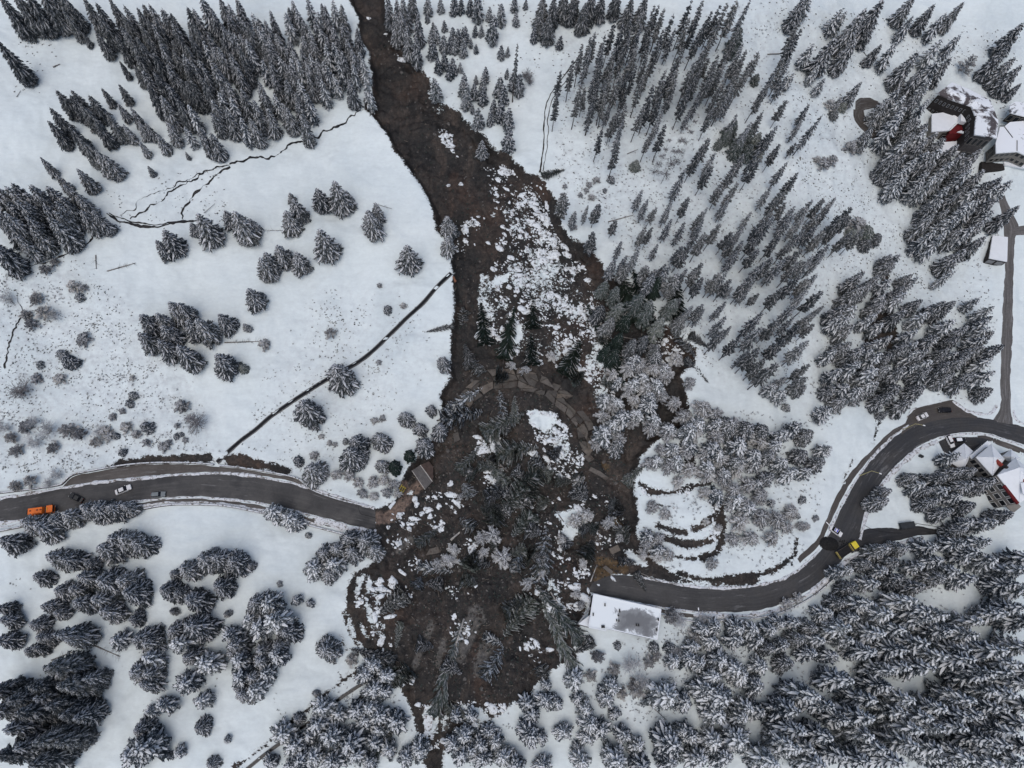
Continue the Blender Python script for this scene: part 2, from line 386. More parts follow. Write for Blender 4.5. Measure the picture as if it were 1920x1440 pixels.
def terrain_material():
    n = NT('snowy_ground'); p = n.pos()
    md = n.attr('mud'); gr = n.attr('grassy')
    warp = n.new('VectorMath', operation='MULTIPLY'); n.l(p, warp.inputs[0]); warp.inputs[1].default_value = (1.0, 1.5, 1.0); pw = warp.outputs[0]
    e1 = n.math('MULTIPLY', n.math('SUBTRACT', n.noise(pw, 0.75, 5, 0.65, 0.6), 0.5), 3.4)
    e2 = n.math('MULTIPLY', n.math('SUBTRACT', n.noise(p, 2.2, 3), 0.5), 1.1)
    e3 = n.math('MULTIPLY', n.math('SUBTRACT', n.noise(p, 0.16, 3, 0.6), 0.5), 3.0)
    f = n.math('ADD', n.math('ADD', md, e3), n.math('ADD', e1, e2)); mask = n.sm(f, -0.10, 0.12)
    # mud
    m1 = n.ramp(n.noise(p, 0.11, 5, 0.6), [(0.33, (0.0130, 0.0128, 0.0125)), (0.48, (0.0205, 0.0185, 0.0170)), (0.64, (0.040, 0.0315, 0.0260))])
    red = n.sm(n.noise(p, 0.035, 4, 0.65, 0.4), 0.53, 0.70); m2 = n.mix(red, m1, (0.047, 0.030, 0.022))
    cl = n.sm(n.noise(pw, 0.05, 5, 0.7, 1.0), 0.60, 0.72); m3 = n.mix(n.math('MULTIPLY', cl, 0.6), m2, (0.032, 0.032, 0.030))
    fl = n.new('VectorMath', operation='MULTIPLY'); n.l(p, fl.inputs[0]); fl.inputs[1].default_value = (1.0, 0.35, 0.5)
    dry = n.sm(n.noise(fl.outputs[0], 0.14, 6, 0.65, 1.2), 0.52, 0.68); m3 = n.mix(n.math('MULTIPLY', dry, 0.55), m3, (0.066, 0.051, 0.041))
    wet = n.sm(n.noise(fl.outputs[0], 0.09, 5, 0.6, 0.8), 0.56, 0.70); m3 = n.mix(n.math('MULTIPLY', wet, 0.6), m3, (0.010, 0.010, 0.0105))
    det = n.ramp(n.noise(p, 0.9, 8, 0.75), [(0.3, 0.5), (0.5, 0.95), (0.72, 2.1)]); m4 = n.mix(1.0, m3, det, 'MULTIPLY')  # mud grain, its colour contrast raised to paint in relief shading
    peb = n.sm(n.noise(p, 4.0, 2), 0.62, 0.70); m4 = n.mix(n.math('MULTIPLY', peb, 0.45), m4, (0.12, 0.105, 0.09))
    jag = n.math('ADD', n.math('MULTIPLY', n.math('SUBTRACT', n.noise(p, 0.7, 5, 0.7), 0.5), 3.0), n.math('MULTIPLY', n.math('SUBTRACT', n.noise(p, 2.5, 3), 0.5), 1.2))
    for at, cc, k in (('clay', (0.105, 0.099, 0.090), 0.85), ('sand', (0.15, 0.108, 0.085), 0.9), ('ochre', (0.105, 0.068, 0.032), 0.75)):
        m4 = n.mix(n.math('MULTIPLY', n.sm(n.math('ADD', n.attr(at), jag), -0.5, 0.5), k), m4, n.mix(1.0, cc, det, 'MULTIPLY'))
    # snow
    s1 = n.ramp(n.noise(p, 0.05, 4), [(0.3, (0.61, 0.675, 0.68)), (0.7, (0.683, 0.742, 0.738))])
    s2 = n.mix(1.0, s1, n.ramp(n.noise(pw, 0.8, 5, 0.6), [(0.25, 0.93), (0.75, 1.03)]), 'MULTIPLY')
    sv = n.new('VectorMath', operation='MULTIPLY'); n.l(p, sv.inputs[0]); sv.inputs[1].default_value = (0.3, 0.9, 0.5)
    s2 = n.mix(1.0, s2, n.ramp(n.noise(sv.outputs[0], 0.45, 6, 0.65, 1.6), [(0.3, 0.955), (0.65, 1.015)]), 'MULTIPLY')
    hol_shade = n.sm(n.noise(p, 0.028, 4, 0.6, 0.8), 0.5, 0.7); s2 = n.mix(1.0, s2, n.mix(hol_shade, (1, 1, 1), (0.90, 0.91, 0.92)), 'MULTIPLY')  # broad noise darkens the snow colour: painted shading as of hollows
    sp = n.noise(p, 1.25, 4, 0.62); thr = n.math('SUBTRACT', 0.80, n.math('MULTIPLY', gr, 0.20))
    d = n.sm(n.math('SUBTRACT', sp, thr), -0.01, 0.07); big = n.sm(n.noise(p, 0.13, 3), 0.36, 0.58)
    s3 = n.mix(n.math('MULTIPLY', n.math('MULTIPLY', d, big), 0.8), s2, (0.12, 0.115, 0.105))
    gre = n.math('MULTIPLY', n.sm(n.noise(p, 0.5, 5, 0.7), 0.40, 0.72), n.math('MULTIPLY', gr, 0.62)); s4 = n.mix(gre, s3, (0.37, 0.38, 0.395))
    sp2 = n.sm(n.noise(p, 3.2, 2), 0.74, 0.78); s5 = n.mix(n.math('MULTIPLY', sp2, 0.6), s4, (0.25, 0.25, 0.25))
    # thin snow at the torn edge
    edge = n.math('MULTIPLY', n.sm(f, -0.9, -0.05), n.math('MULTIPLY', n.sm(n.noise(p, 1.1, 3), 0.45, 0.7), 0.55)); s6 = n.mix(edge, s5, (0.2, 0.18, 0.165))
    col = n.mix(mask, s6, m4)
    h = n.math('ADD', n.math('MULTIPLY', n.noise(p, 1.3, 6, 0.65), n.math('ADD', 0.12, mask)), n.math('MULTIPLY', mask, -0.6))
    n.bump(h, 0.85, 0.35)
    return n.out(col, n.math('SUBTRACT', 0.8, n.math('MULTIPLY', mask, 0.18)))
tm = terrain_material()
me = grid_mesh('ground', np.stack([GX, GY, GZ], -1), len(XS), len(YS), tm)
for nm, fld in (('mud', mud), ('grassy', grassy), ('clay', clay), ('sand', sand), ('ochre', ochre)):
    a = me.attributes.new(nm, 'FLOAT', 'POINT'); a.data.foreach_set('value', fld.reshape(-1).astype(np.float32))
g = link(bpy.data.objects.new('ground', me)); tag(g, 'snow covered mountainside torn open by a brown mudslide', kind='structure')

# ------------------------------------------------------------------ roads
def road_mat(name, base, lane=(0.075, 0.073, 0.07), wet=0.0, snowy=0.1, grit=0.5):
    n = NT(name); uv = n.coord('UV'); p = n.pos()
    sx = n.new('SeparateXYZ'); n.l(uv, sx.inputs[0]); u, v = sx.outputs[0], sx.outputs[1]
    st = n.new('CombineXYZ'); n.l(n.math('MULTIPLY', u, 0.035), st.inputs[0]); n.l(n.math('MULTIPLY', v, 7.0), st.inputs[1])
    streak = n.noise(st.outputs[0], 1.6, 5, 0.65)
    c = n.mix(n.sm(streak, 0.42, 0.68), base, lane)
    c = n.mix(n.math('MULTIPLY', n.sm(n.noise(p, 0.10, 4, 0.6), 0.45, 0.68), grit), c, (0.072, 0.067, 0.062))
    c = n.mix(1.0, c, n.ramp(n.noise(p, 1.5, 5, 0.7), [(0.3, 0.8), (0.7, 1.2)]), 'MULTIPLY')
    ed = n.math('ABSOLUTE', n.math('SUBTRACT', n.math('MULTIPLY', v, 2.0), 1.0))
    sn = n.math('ADD', n.math('MULTIPLY', n.sm(ed, 0.8, 1.0), 0.16), n.noise(p, 0.55, 5, 0.7))
    s2 = n.new('CombineXYZ'); n.l(n.math('MULTIPLY', u, 0.09), s2.inputs[0]); n.l(n.math('MULTIPLY', v, 5.0), s2.inputs[1])
    slush = n.sm(n.math('ADD', n.noise(s2.outputs[0], 1.3, 5, 0.7), n.math('MULTIPLY', n.noise(p, 0.06, 2), 0.35)), 0.83 - snowy, 0.95 - snowy)
    c = n.mix(n.math('MULTIPLY', slush, 0.3), c, (0.30, 0.30, 0.30))
    c = n.mix(n.math('MULTIPLY', n.sm(sn, 0.72 - snowy * 0.3, 0.8), 0.75), c, (0.5, 0.51, 0.52))
    n.bump(n.noise(p, 6, 3), 0.2, 0.03)
    n.b.inputs['Specular IOR Level'].default_value = 0.4
    return n.out(c, n.ramp(n.noise(p, 0.2, 3), [(0.4, 0.45), (0.65, 0.75)]))
def ribbon(name, edges, mat, off=0.07, step=0.9, jag=0.18, label=None, kind='structure', parent=None, thick=0.0, smooth=True):
    A, B = (np.stack(unproj(*pts(s).T), 1) for s in edges)
    L = max(np.linalg.norm(np.diff(A, axis=0), axis=1).sum(), np.linalg.norm(np.diff(B, axis=0), axis=1).sum()); n = max(8, int(L / step))
    if smooth: A, B = catmull(A, n), catmull(B, n)
    else:
        def lin(p):
            l = np.r_[0, np.cumsum(np.linalg.norm(np.diff(p, axis=0), axis=1))]; s = np.linspace(0, l[-1], n); return np.stack([np.interp(s, l, p[:, 0]), np.interp(s, l, p[:, 1])], 1)
        A, B = lin(A), lin(B)
    w_ = np.linalg.norm(A - B, axis=1).mean(); m = max(3, int(w_ / 0.9) + 1)
    D = (B - A) / (np.linalg.norm(B - A, axis=1, keepdims=True) + 1e-6); q = np.arange(n) * L / n
    A = A - D * (jag * 2 * vnoise(q / 1.7, q * 0 + 3))[:, None]; B = B + D * (jag * 2 * vnoise(q / 1.7, q * 0 + 9))[:, None]
    t = np.linspace(0, 1, m)[None, :, None]; P = A[:, None] * (1 - t) + B[:, None] * t
    Z = zg(P[..., 0], P[..., 1]) + off
    Z[:, 0] -= 0.06; Z[:, -1] -= 0.06
    V = np.concatenate([P, Z[..., None]], -1); uv = np.stack(np.meshgrid(q, np.linspace(0, 1, m), indexing='ij'), -1)
    o = link(bpy.data.objects.new(name, grid_mesh(name, V, n, m, mat, uv)))
    if kind: o['kind'] = kind
    if label: o['label'] = label
    if parent: o.parent = parent
    return o
asph = road_mat('wet_asphalt', (0.028, 0.028, 0.029), (0.044, 0.043, 0.042), snowy=0.06, grit=0.3)
asph2 = road_mat('dark_wet_asphalt', (0.020, 0.020, 0.021), (0.038, 0.037, 0.036), snowy=0.06, grit=0.15)
gritm = road_mat('gritty_gravel', (0.052, 0.045, 0.039), (0.072, 0.063, 0.055), snowy=0.11, grit=0.2)
lanem = road_mat('patched_lane', (0.075, 0.07, 0.065), (0.16, 0.15, 0.145), snowy=0.08)
ribbon('road', LROAD, asph, 0.10, label='two lane mountain road cut off by the slide, orange truck on it')
ribbon('road', RROAD, asph, 0.10, label='curving mountain road between the flat white roof and the chalet')
ribbon('gravel_shoulder', BENCH, gritm, 0.07, label='brown gravel bench on the uphill side of the road')
ribbon('gravel_shoulder', ('216,950 260,943 300,937 350,935 420,938 480,946 540,959 600,974 655,989', '216,957 260,949 300,943 350,941 420,944 480,954 540,967 600,983 655,996'), gritm, 0.06, label='narrow brown verge on the downhill side of the road')
ribbon('gravel_shoulder', ('1195,1132 1240,1141 1290,1150 1340,1155', '1195,1138 1240,1149 1290,1158 1340,1159'), gritm, 0.06, label='short gravel verge beside the flat roofed building')
ribbon('pavement', ('1494,1047 1530,1012 1545,985 1560,950 1580,910 1604,876 1640,838 1672,808 1700,792', '1500,1056 1536,1022 1551,993 1567,958 1587,918 1611,884 1645,845 1676,815 1704,797'), gritm, 0.08, label='dark pavement strip on the uphill side of the bend')
ribbon('side_road', SIDE, asph2, 0.12, label='black wet side road leaving the bend by the yellow truck')
ribbon('lane', LANE, lanem, 0.085, label='narrow patched lane climbing past the white roofed garage', jag=0.25)
ribbon('lane', FORK, lanem, 0.11, label='short lane stub forking off above the garage')
ribbon('parking_lot', LOT, gritm, 0.085, label='brown parking bay above the bend with two parked cars', smooth=False)
ribbon('parking_lot', YARD, asph2, 0.12, label='dark yard in front of the chalet with two parked cars', smooth=False)
ribbon('gravel_shoulder', ('1832,817 1850,818 1885,828 1920,842 1950,856', '1834,822 1850,825 1885,838 1920,853 1950,868'), gritm, 0.075, label='pale gravel strip between road and chalet')
ribbon('track', TRACK2, gritm, 0.07, label='short brown track curving through snow near the hotel')
ribbon('track', ('1604,190 1612,184 1630,183 1648,190 1654,198', '1603,212 1612,210 1622,206 1636,203 1652,202'), gritm, 0.09, label='muddy turning patch at the end of the short track', smooth=False)

snowbank = snow_mat('dirty_snow_bank', (0.62, 0.64, 0.66), 0.55)
def bank(line, wpx, label, seed, h=0.3, dens=1.0):
    """ploughed snow ridge of uneven width along a road edge"""
    L = catmull(np.stack(unproj(*pts(line).T), 1), 400); d = np.r_[0, np.cumsum(np.linalg.norm(np.diff(L, axis=0), axis=1))]
    n = int(d[-1] / 0.45); s = np.linspace(0, d[-1], n); C = np.stack([np.interp(s, d, L[:, 0]), np.interp(s, d, L[:, 1])], 1)
    T = np.gradient(C, axis=0); T /= np.linalg.norm(T, axis=1, keepdims=True); N = np.stack([-T[:, 1], T[:, 0]], 1)
    W = wpx / 5.6 * (0.55 + 1.3 * np.clip(vnoise(s / 2.2, s * 0 + seed) + 0.5 * vnoise(s / 0.7, s * 0 + seed + 5) + 0.25 * dens, 0.02, 1)); O = 0.35 * vnoise(s / 3, s * 0 + seed + 9)
    prof = np.array([-1, -0.6, 0, 0.6, 1.0]); hz = np.array([-0.12, 0.6, 1, 0.55, -0.12])
    P = C[:, None] + N[:, None] * (prof[None, :, None] * W[:, None, None] * 0.5 + O[:, None, None])
    Z = zg(P[..., 0], P[..., 1]) + 0.10 + hz[None] * h * np.clip(W[:, None], 0.2, 1.4) * (0.8 + 0.6 * vnoise(s / 0.9, s * 0 + seed + 2)[:, None])
    o = link(bpy.data.objects.new('snow_bank', grid_mesh('snow_bank', np.concatenate([P, Z[..., None]], -1), n, 5, snowbank)))
    tag(o, label, kind='structure')
bank('-60,944 60,925 130,913 200,903 260,897 330,890 400,888 450,890 500,896 550,907 600,921 660,940 702,953', 5, 'ploughed snow ridge on the uphill edge of the cut road', 1)
bank('-60,992 60,972 110,962', 5, 'ploughed snow ridge below the orange truck', 2)
bank('235,943 300,936 350,933 420,936 480,943 540,956 600,971 650,985', 3.5, 'thin snow ridge on the downhill edge of the cut road', 3)
bank('60,976 0,990 -60,1000', 3, 'snow strip outside the roadside wall near the orange truck', 15)
bank('590,975 650,990 705,1000', 10, 'snow shelf below the broken road end', 4, 0.2)
bank('232,953 300,944 350,942 420,945 480,955 540,968 600,985', 4, 'snow strip below the verge of the cut road', 14, 0.2)
bank('1195,1080 1240,1090 1300,1100 1360,1102 1420,1098 1470,1084 1508,1060 1536,1030', 4.5, 'ploughed snow ridge on the uphill edge of the lower bend', 5)
bank('1300,1154 1360,1156 1420,1152 1470,1138 1520,1112 1556,1083 1584,1055 1610,1040 1660,1026 1730,1008', 8, 'broad ploughed snow ridge round the outside of the bend', 6, 0.4)
bank('1180,1128 1240,1139 1300,1147 1360,1151', 3, 'thin snow line between road and flat roofed building', 7)
bank('1540,1026 1553,1000 1569,963 1588,926 1610,892 1640,853 1676,818 1704,797', 4, 'ploughed snow ridge beside the long uphill pavement', 8)
bank('1612,1012 1618,992 1623,970 1632,945 1652,913 1684,876 1722,844 1757,827', 8, 'ploughed snow ridge on the inside of the bend', 9)
bank('1760,822 1805,814 1850,815 1885,825 1920,838 1960,855', 4, 'ploughed snow ridge between road and chalet yard', 10)
bank('1786,752 1800,762 1812,770 1830,775 1850,777 1862,770 1868,760', 5, 'curved snow kerb between parking bay and lane', 11)
bank('1900,770 1905,785 1930,800 1960,812', 5, 'ploughed snow ridge at the foot of the lane', 12)
bank('1700,785 1706,772 1718,764', 3, 'short snow ridge at the end of the parking bay', 13)

# ------------------------------------------------------------------ streams and drains
waterm = NT('dark_water'); waterm = waterm.out((0.008, 0.009, 0.010), 0.12)
wetm = simple('wet_black_earth', (0.012, 0.012, 0.013), 0.55)
def stream(line, wpx, label, seed, name='stream', mat=None, jag=0.9, off=0.09, kind='structure'):
    L = catmull(np.stack(unproj(*pts(line).T), 1), 300); d = np.r_[0, np.cumsum(np.linalg.norm(np.diff(L, axis=0), axis=1))]
    n = int(d[-1] / 0.35) + 4; s = np.linspace(0, d[-1], n); C = np.stack([np.interp(s, d, L[:, 0]), np.interp(s, d, L[:, 1])], 1)
    T = np.gradient(C, axis=0); T /= np.linalg.norm(T, axis=1, keepdims=True); N = np.stack([-T[:, 1], T[:, 0]], 1)
    C = C + N * (jag * (vnoise(s / 2.5, s * 0 + seed) * 1.6 + vnoise(s / 0.9, s * 0 + seed + 3) * 0.7))[:, None]
    W = wpx / 5.4 * np.clip(0.75 + (1.5 * vnoise(s / 2.8, s * 0 + seed + 7) + 1.0 * vnoise(s / 0.8, s * 0 + seed + 8)) * min(1, jag * 1.4), 0.12, 2.2)
    t = np.array([-0.5, 0, 0.5]); P = C[:, None] + N[:, None] * (t[None, :, None] * W[:, None, None]); Z = zg(P[..., 0], P[..., 1]) + off
    o = link(bpy.data.objects.new(name, grid_mesh(name, np.concatenate([P, Z[..., None]], -1), n, 3, mat or wetm))); tag(o, label, kind=kind); return o
stream('200,402 225,416 255,423 290,425 320,421 342,414 368,412', 5, 'main dark stream below the meadow spruces', 1, jag=0.35)
stream('205,400 235,412 275,421 315,419 340,416', 3, 'second thin channel beside the main stream', 2, jag=0.35)
stream('342,413 345,390 358,370 372,352 392,338 412,322 430,310', 3.2, 'thin stream branch falling to the main stream', 3)
stream('430,308 460,298 490,294 520,288 532,276 550,262 575,258 600,250 640,230 662,218 684,205', 3.2, 'thin jagged stream running to the slide', 4)
stream('245,412 270,395 300,378 330,356 365,335 400,318 430,310', 2.6, 'lower jagged stream arm across the meadow', 5)
stream('225,402 250,393 265,375 300,362 318,352 345,340 380,322 425,308', 1.8, 'faint upper stream arm across the meadow', 6)
stream('200,430 180,440 172,452 150,465 120,480 90,490 70,500 40,510 20,515', 2.6, 'thin stream below the corner forest', 7)
stream('70,492 90,475 110,463 140,462 160,450', 1.8, 'thin side stream looping over the snow', 8)
stream('30,545 40,580 35,610 20,650 10,690', 2.5, 'dark trickle at the edge of the bushes', 9)
conc = simple('wet_concrete', (0.11, 0.107, 0.104), 0.7, 0.3, 0.8)
def drain(line, wpx, label):
    o = empty('drainage_channel'); tag(o, label, 'channel')
    p = pts(line); C = np.stack(unproj(p[:, 0], p[:, 1]), 1); L = catmull(C, max(20, int(np.linalg.norm(np.diff(C, axis=0), axis=1).sum() / 0.8)))
    T = np.gradient(L, axis=0); T /= np.linalg.norm(T, axis=1, keepdims=True); N = np.stack([-T[:, 1], T[:, 0]], 1); hw = wpx / 5.5 / 2
    z = zg(L[:, 0], L[:, 1]); z = np.convolve(np.pad(z, 4, 'edge'), np.ones(9) / 9, 'valid')
    def strip(offs, name, m):
        P = np.stack([L + N * a for a, h in offs], 1); Z = np.stack([z + h for a, h in offs], 1)
        return place(name, grid_mesh(name, np.concatenate([P, Z[..., None]], -1), len(L), len(offs), m), o)
    strip([(-hw, 0.15), (hw, 0.15)], 'water', waterm)
    for s in (-1, 1):
        a = s * hw; b = s * (hw + 0.22)
        strip([(a, 0.05), (a, 0.30), (b, 0.30), (b, -0.4)], 'side_wall', conc if s < 0 else conc)
    return o
drain('846,511 820,538 790,572 760,600 730,628 700,655 670,678 645,692 610,712 575,736 540,760 505,785 480,806 455,825 430,848 408,868', 5.0, 'straight dark drainage channel running down the snowy meadow to the road')
drain('700,1270 670,1288 640,1308 610,1332 575,1358 545,1380 500,1412 460,1445', 3.2, 'narrow dark drainage channel below the road among frosted trees')
# ------------------------------------------------------------------ low walls along the roads
def wall(line, label, name='retaining_wall', h=0.9, t=0.4, m=None, cap=True, zofs=-0.3):
    o = empty(name); tag(o, label, 'wall')
    p = pts(line); C = np.stack(unproj(p[:, 0], p[:, 1]), 1); L = catmull(C, max(12, int(np.linalg.norm(np.diff(C, axis=0), axis=1).sum() / 1.0)))
    T = np.gradient(L, axis=0); T /= np.linalg.norm(T, axis=1, keepdims=True); N = np.stack([-T[:, 1], T[:, 0]], 1); z = zg(L[:, 0], L[:, 1])
    def strip(offs, nm, mm):
        P = np.stack([L + N * a for a, k in offs], 1); Z = np.stack([z + k for a, k in offs], 1)
        return place(nm, grid_mesh(nm, np.concatenate([P, Z[..., None]], -1), len(L), len(offs), mm), o)
    strip([(-t / 2, zofs - 0.6), (-t / 2, h), (t / 2, h), (t / 2, zofs - 0.6)], 'wall_body', m or conc)
    if cap: strip([(-t * 0.45, h + 0.01), (-t * 0.2, h + 0.1), (t * 0.25, h + 0.1), (t * 0.48, h + 0.01)], 'snow_cap', snowbank)
dconc = simple('dark_wet_concrete', (0.05, 0.048, 0.046), 0.6)
wall('-40,930 60,918 112,910 122,904 138,891 180,882 240,872 300,868 370,869 402,872', 'long low wall holding the slope above the gravel bench', m=dconc)
wall('412,874 440,876 500,885 550,895 576,907', 'short low wall on the slide side of the drain mouth', m=dconc)
wall('-40,1004 20,994 60,985', 'low dark wall along the road beside the orange truck', m=dconc)
wall('236,960 300,949 350,946 420,949 480,960 540,974 600,990 655,1004 690,1008', 'long dark wall below the cut road verge', m=dconc, t=0.5)
wall('1240,1153 1300,1165 1360,1163 1420,1158 1470,1146 1520,1120 1556,1092 1580,1068', 'low wall outside the lower bend', m=dconc, t=0.35)
wall('572,912 600,925 640,938 690,950', 'kerb wall beside the frosted bushes near the road end', m=conc, h=0.5)
# ------------------------------------------------------------------ conifers
def needle_mat(name, dark, frost, amt):
    n = NT(name); p = n.coord(); oi = n.new('ObjectInfo').outputs['Random']
    f = n.noise(p, 2.2, 3, 0.6); k = n.sm(n.math('ADD', f, n.math('MULTIPLY', n.math('SUBTRACT', oi, 0.5), 0.10)), 0.62 - amt * 0.35, 0.86 - amt * 0.3)
    c = n.mix(k, dark, frost); c = n.mix(1.0, c, n.ramp(oi, [(0, (0.8, 0.82, 0.85)), (1, (1.2, 1.15, 1.05))]), 'MULTIPLY')
    n.b.inputs['Specular IOR Level'].default_value = 0.1
    return n.out(c, 0.9)
def twig_snow(name, col, lo):
    n = NT(name); p = n.coord(); oi = n.new('ObjectInfo').outputs['Random']
    c = n.ramp(n.noise(p, 1.7, 3, 0.6), [(0.25, lo), (0.7, col)])
    c = n.mix(1.0, c, n.ramp(oi, [(0, 0.86), (1, 1.08)]), 'MULTIPLY')
    n.b.inputs['Specular IOR Level'].default_value = 0.1
    return n.out(c, 0.85)
ND = needle_mat('needles_dark', (0.034, 0.040, 0.043), (0.20, 0.215, 0.23), 0.45)
NF = needle_mat('needles_frosted', (0.032, 0.040, 0.046), (0.26, 0.29, 0.32), 0.5)
NG = needle_mat('needles_green', (0.048, 0.064, 0.058), (0.22, 0.24, 0.236), 0.55)
NDG = needle_mat('needles_deep_green', (0.020, 0.031, 0.026), (0.06, 0.075, 0.07), 0.2)
TS = twig_snow('branch_snow', (0.66, 0.67, 0.69), (0.42, 0.43, 0.445))
TSB = twig_snow('branch_snow_heavy', (0.77, 0.79, 0.80), (0.48, 0.50, 0.515))
TG = twig_snow('branch_snow_thin', (0.50, 0.505, 0.515), (0.20, 0.205, 0.21))
BARK = simple('bark', (0.055, 0.047, 0.043), 0.9, 0.35, 3)

FROST = twig_snow('frosted_twigs', (0.50, 0.51, 0.52), (0.28, 0.285, 0.295))
FROSTM = needle_mat('frosted_stems', (0.085, 0.086, 0.09), (0.38, 0.39, 0.40), 0.7)
FROSTD = twig_snow('bare_twigs', (0.26, 0.255, 0.265), (0.12, 0.115, 0.115))
FROSTW = twig_snow('frosted_twigs_white', (0.70, 0.715, 0.72), (0.42, 0.43, 0.44))
def conifer(H, Rad, seed, base=0.05, spacing=0.5, per=6, droop=0.5, curl=0.2, snow=0.7, ridge=1.0, skirt=0.5, shape=0.8, gaps=0.0, twigs=5, skirtw=1.0):
    r = random.Random(seed); V = []; Fc = []; Mi = []
    def quad(a, b, c, d, m):
        k = len(V); V.extend((a, b, c, d)); Fc.append((k, k + 1, k + 2, k + 3)); Mi.append(m)
    z = H * base; az = r.random() * 6.28; lob = [r.uniform(0.84, 1.14) for _ in range(9)]
    ph = [r.uniform(0, 6.28) for _ in range(3)]
    while z < H * 0.985:
        u = z / H; n = per if u < 0.8 else max(3, int(per * 0.7))
        for _ in range(n):
            az += 2.39996 + r.uniform(-0.35, 0.35)
            if r.random() < gaps: continue
            s1 = droop * (1.12 - 0.55 * u) + r.uniform(-0.1, 0.1)
            def envf(q):
                e = (1 - max(0, (q - base) / (1 - base))) ** shape
                return e * (0.72 + 0.28 * max(0, q - base) / 0.12) if q < base + 0.12 else e
            ue = min(0.99, max(base, u - s1 * 0.75 * envf(u) * Rad / H)); env = envf(ue)
            env *= 1 + 0.13 * math.sin(2 * az + ph[0]) + 0.09 * math.sin(u * 21 + ph[1] + az)
            L = Rad * env * r.uniform(0.74, 1.08) + 0.2
            s1 = min(s1, max(0.25, (z - 0.3) / (L * 0.85)))
            ca, sa = math.cos(az), math.sin(az); er = (ca, sa); et = (-sa, ca)
            zz = z + r.uniform(-0.2, 0.2)
            bend = r.uniform(-0.16, 0.16)
            def P(t, dx=0.0, up=0.0):
                rr = L * t; b = bend * L * t * t + dx
                return (er[0] * rr + et[0] * b, er[1] * rr + et[1] * b, zz + L * (-s1 * t + curl * t * t) + up)
            sw = (0.10 + 0.035 * L) * ridge
            # needle fringe hanging along the branch
            tt = [0.12, 0.4, 0.7, 1.0]; fw = [0.10 * L + 0.15, 0.13 * L + 0.2, 0.10 * L + 0.16, 0.03]
            for i in range(3):
                for s in (-1, 1):
                    a = P(tt[i]); b = P(tt[i + 1])
                    c = P(tt[i + 1], s * fw[i + 1] * skirtw, -skirt * fw[i + 1]); d = P(tt[i], s * fw[i] * skirtw, -skirt * fw[i])
                    quad(a, b, c, d, 0)
            # side twigs
            for i in range(twigs):
                t = 0.28 + 0.68 * (i + r.random() * 0.5) / twigs
                for s in (-1, 1):
                    q = P(t); ln = (0.30 * L * (1.12 - 0.75 * t) + 0.16) * r.uniform(0.7, 1.25); wd = ln * 0.2 + 0.05
                    dx, dy = er[0] * 0.78 + et[0] * s * 0.62, er[1] * 0.78 + et[1] * s * 0.62; nx, ny = -dy, dx
                    dz = -s1 * 0.8 - 0.12 + r.uniform(-0.15, 0.12)
                    m = (q[0] + dx * ln * 0.5, q[1] + dy * ln * 0.5, q[2] + dz * ln * 0.45); e = (q[0] + dx * ln, q[1] + dy * ln, q[2] + dz * ln)
                    quad(q, (m[0] + nx * wd, m[1] + ny * wd, m[2] - 0.06), e, (m[0] - nx * wd, m[1] - ny * wd, m[2] - 0.06), 0)
                    if r.random() < snow:
                        k = 0.55 * min(ridge, 1.0) * r.uniform(0.6, 1.1); h = 0.05
                        quad((q[0], q[1], q[2] + h), (m[0] + nx * wd * k, m[1] + ny * wd * k, m[2] + h - 0.02), (e[0] - dx * ln * .08, e[1] - dy * ln * .08, e[2] + h), (m[0] - nx * wd * k, m[1] - ny * wd * k, m[2] + h - 0.02), 1)
            # snow lying along the branch
            if r.random() < 0.35 + 0.65 * snow:
                t0 = 0.06; t1 = r.uniform(0.85, 1.0); seg = 3
                for i in range(seg):
                    a = t0 + (t1 - t0) * i / seg; b = t0 + (t1 - t0) * (i + 1) / seg
                    wa = sw * (1.0 if i else 0.6) * r.uniform(0.8, 1.2); wb = sw * (0.35 if i == seg - 1 else 1.0)
                    for s in (-1, 1):
                        quad(P(a, 0, 0.16), P(b, 0, 0.15), P(b, s * wb, 0.04), P(a, s * wa, 0.04), 1)
        z += spacing * (1.25 - 0.5 * u) * r.uniform(0.8, 1.2)
    # leader
    for i in range(5):
        a = i * 1.257; quad((0, 0, H * 0.97), (0.12 * math.cos(a), 0.12 * math.sin(a), H * 0.965), (0, 0, H * 1.02), (0.12 * math.cos(a + .8), 0.12 * math.sin(a + .8), H * 0.965), 1 if i % 2 and snow > 0.5 else 0)
    return V, Fc, Mi
def mk(name, VFM, mats):
    me = bpy.data.meshes.new(name); me.from_pydata(VFM[0], [], VFM[1])
    for m in mats: me.materials.append(m)
    me.polygons.foreach_set('material_index', np.array(VFM[2], dtype=np.int32)); me.update(); return me
def trunk_mesh(H, r0, stubs=0, seed=0, snow=False):
    mb = MB(); r = random.Random(seed); prev = Vector((0, 0, -0.6)); n = 5
    for i in range(1, n + 1):
        q = Vector((r.uniform(-0.08, 0.08), r.uniform(-0.08, 0.08), H * 0.985 * i / n)); mb.tube(prev, q, r0 * (1 - 0.9 * (i - 1) / n), r0 * (1 - 0.9 * i / n), 6, 0, False); prev = q
    for i in range(stubs):
        z = H * r.uniform(0.12, 0.5); a = r.random() * 6.28; l = r.uniform(0.4, 1.3); mb.tube((0, 0, z), (l * math.cos(a), l * math.sin(a), z - l * 0.25), 0.04, 0.015, 3, 0, False)
    return mb.mesh('trunk', BARK, True)
class Kind:
    def __init__(s, H, Rad, crowns, trunks): s.H, s.R, s.c, s.t = H, Rad, crowns, trunks
def kind(tag_, H, Rad, seeds, mats, r0, stubs=0, **k):
    return Kind(H, Rad, [mk('crown', conifer(H, Rad, sd_, **k), mats) for sd_ in seeds], [trunk_mesh(H, r0, stubs, sd_) for sd_ in seeds[:2]])
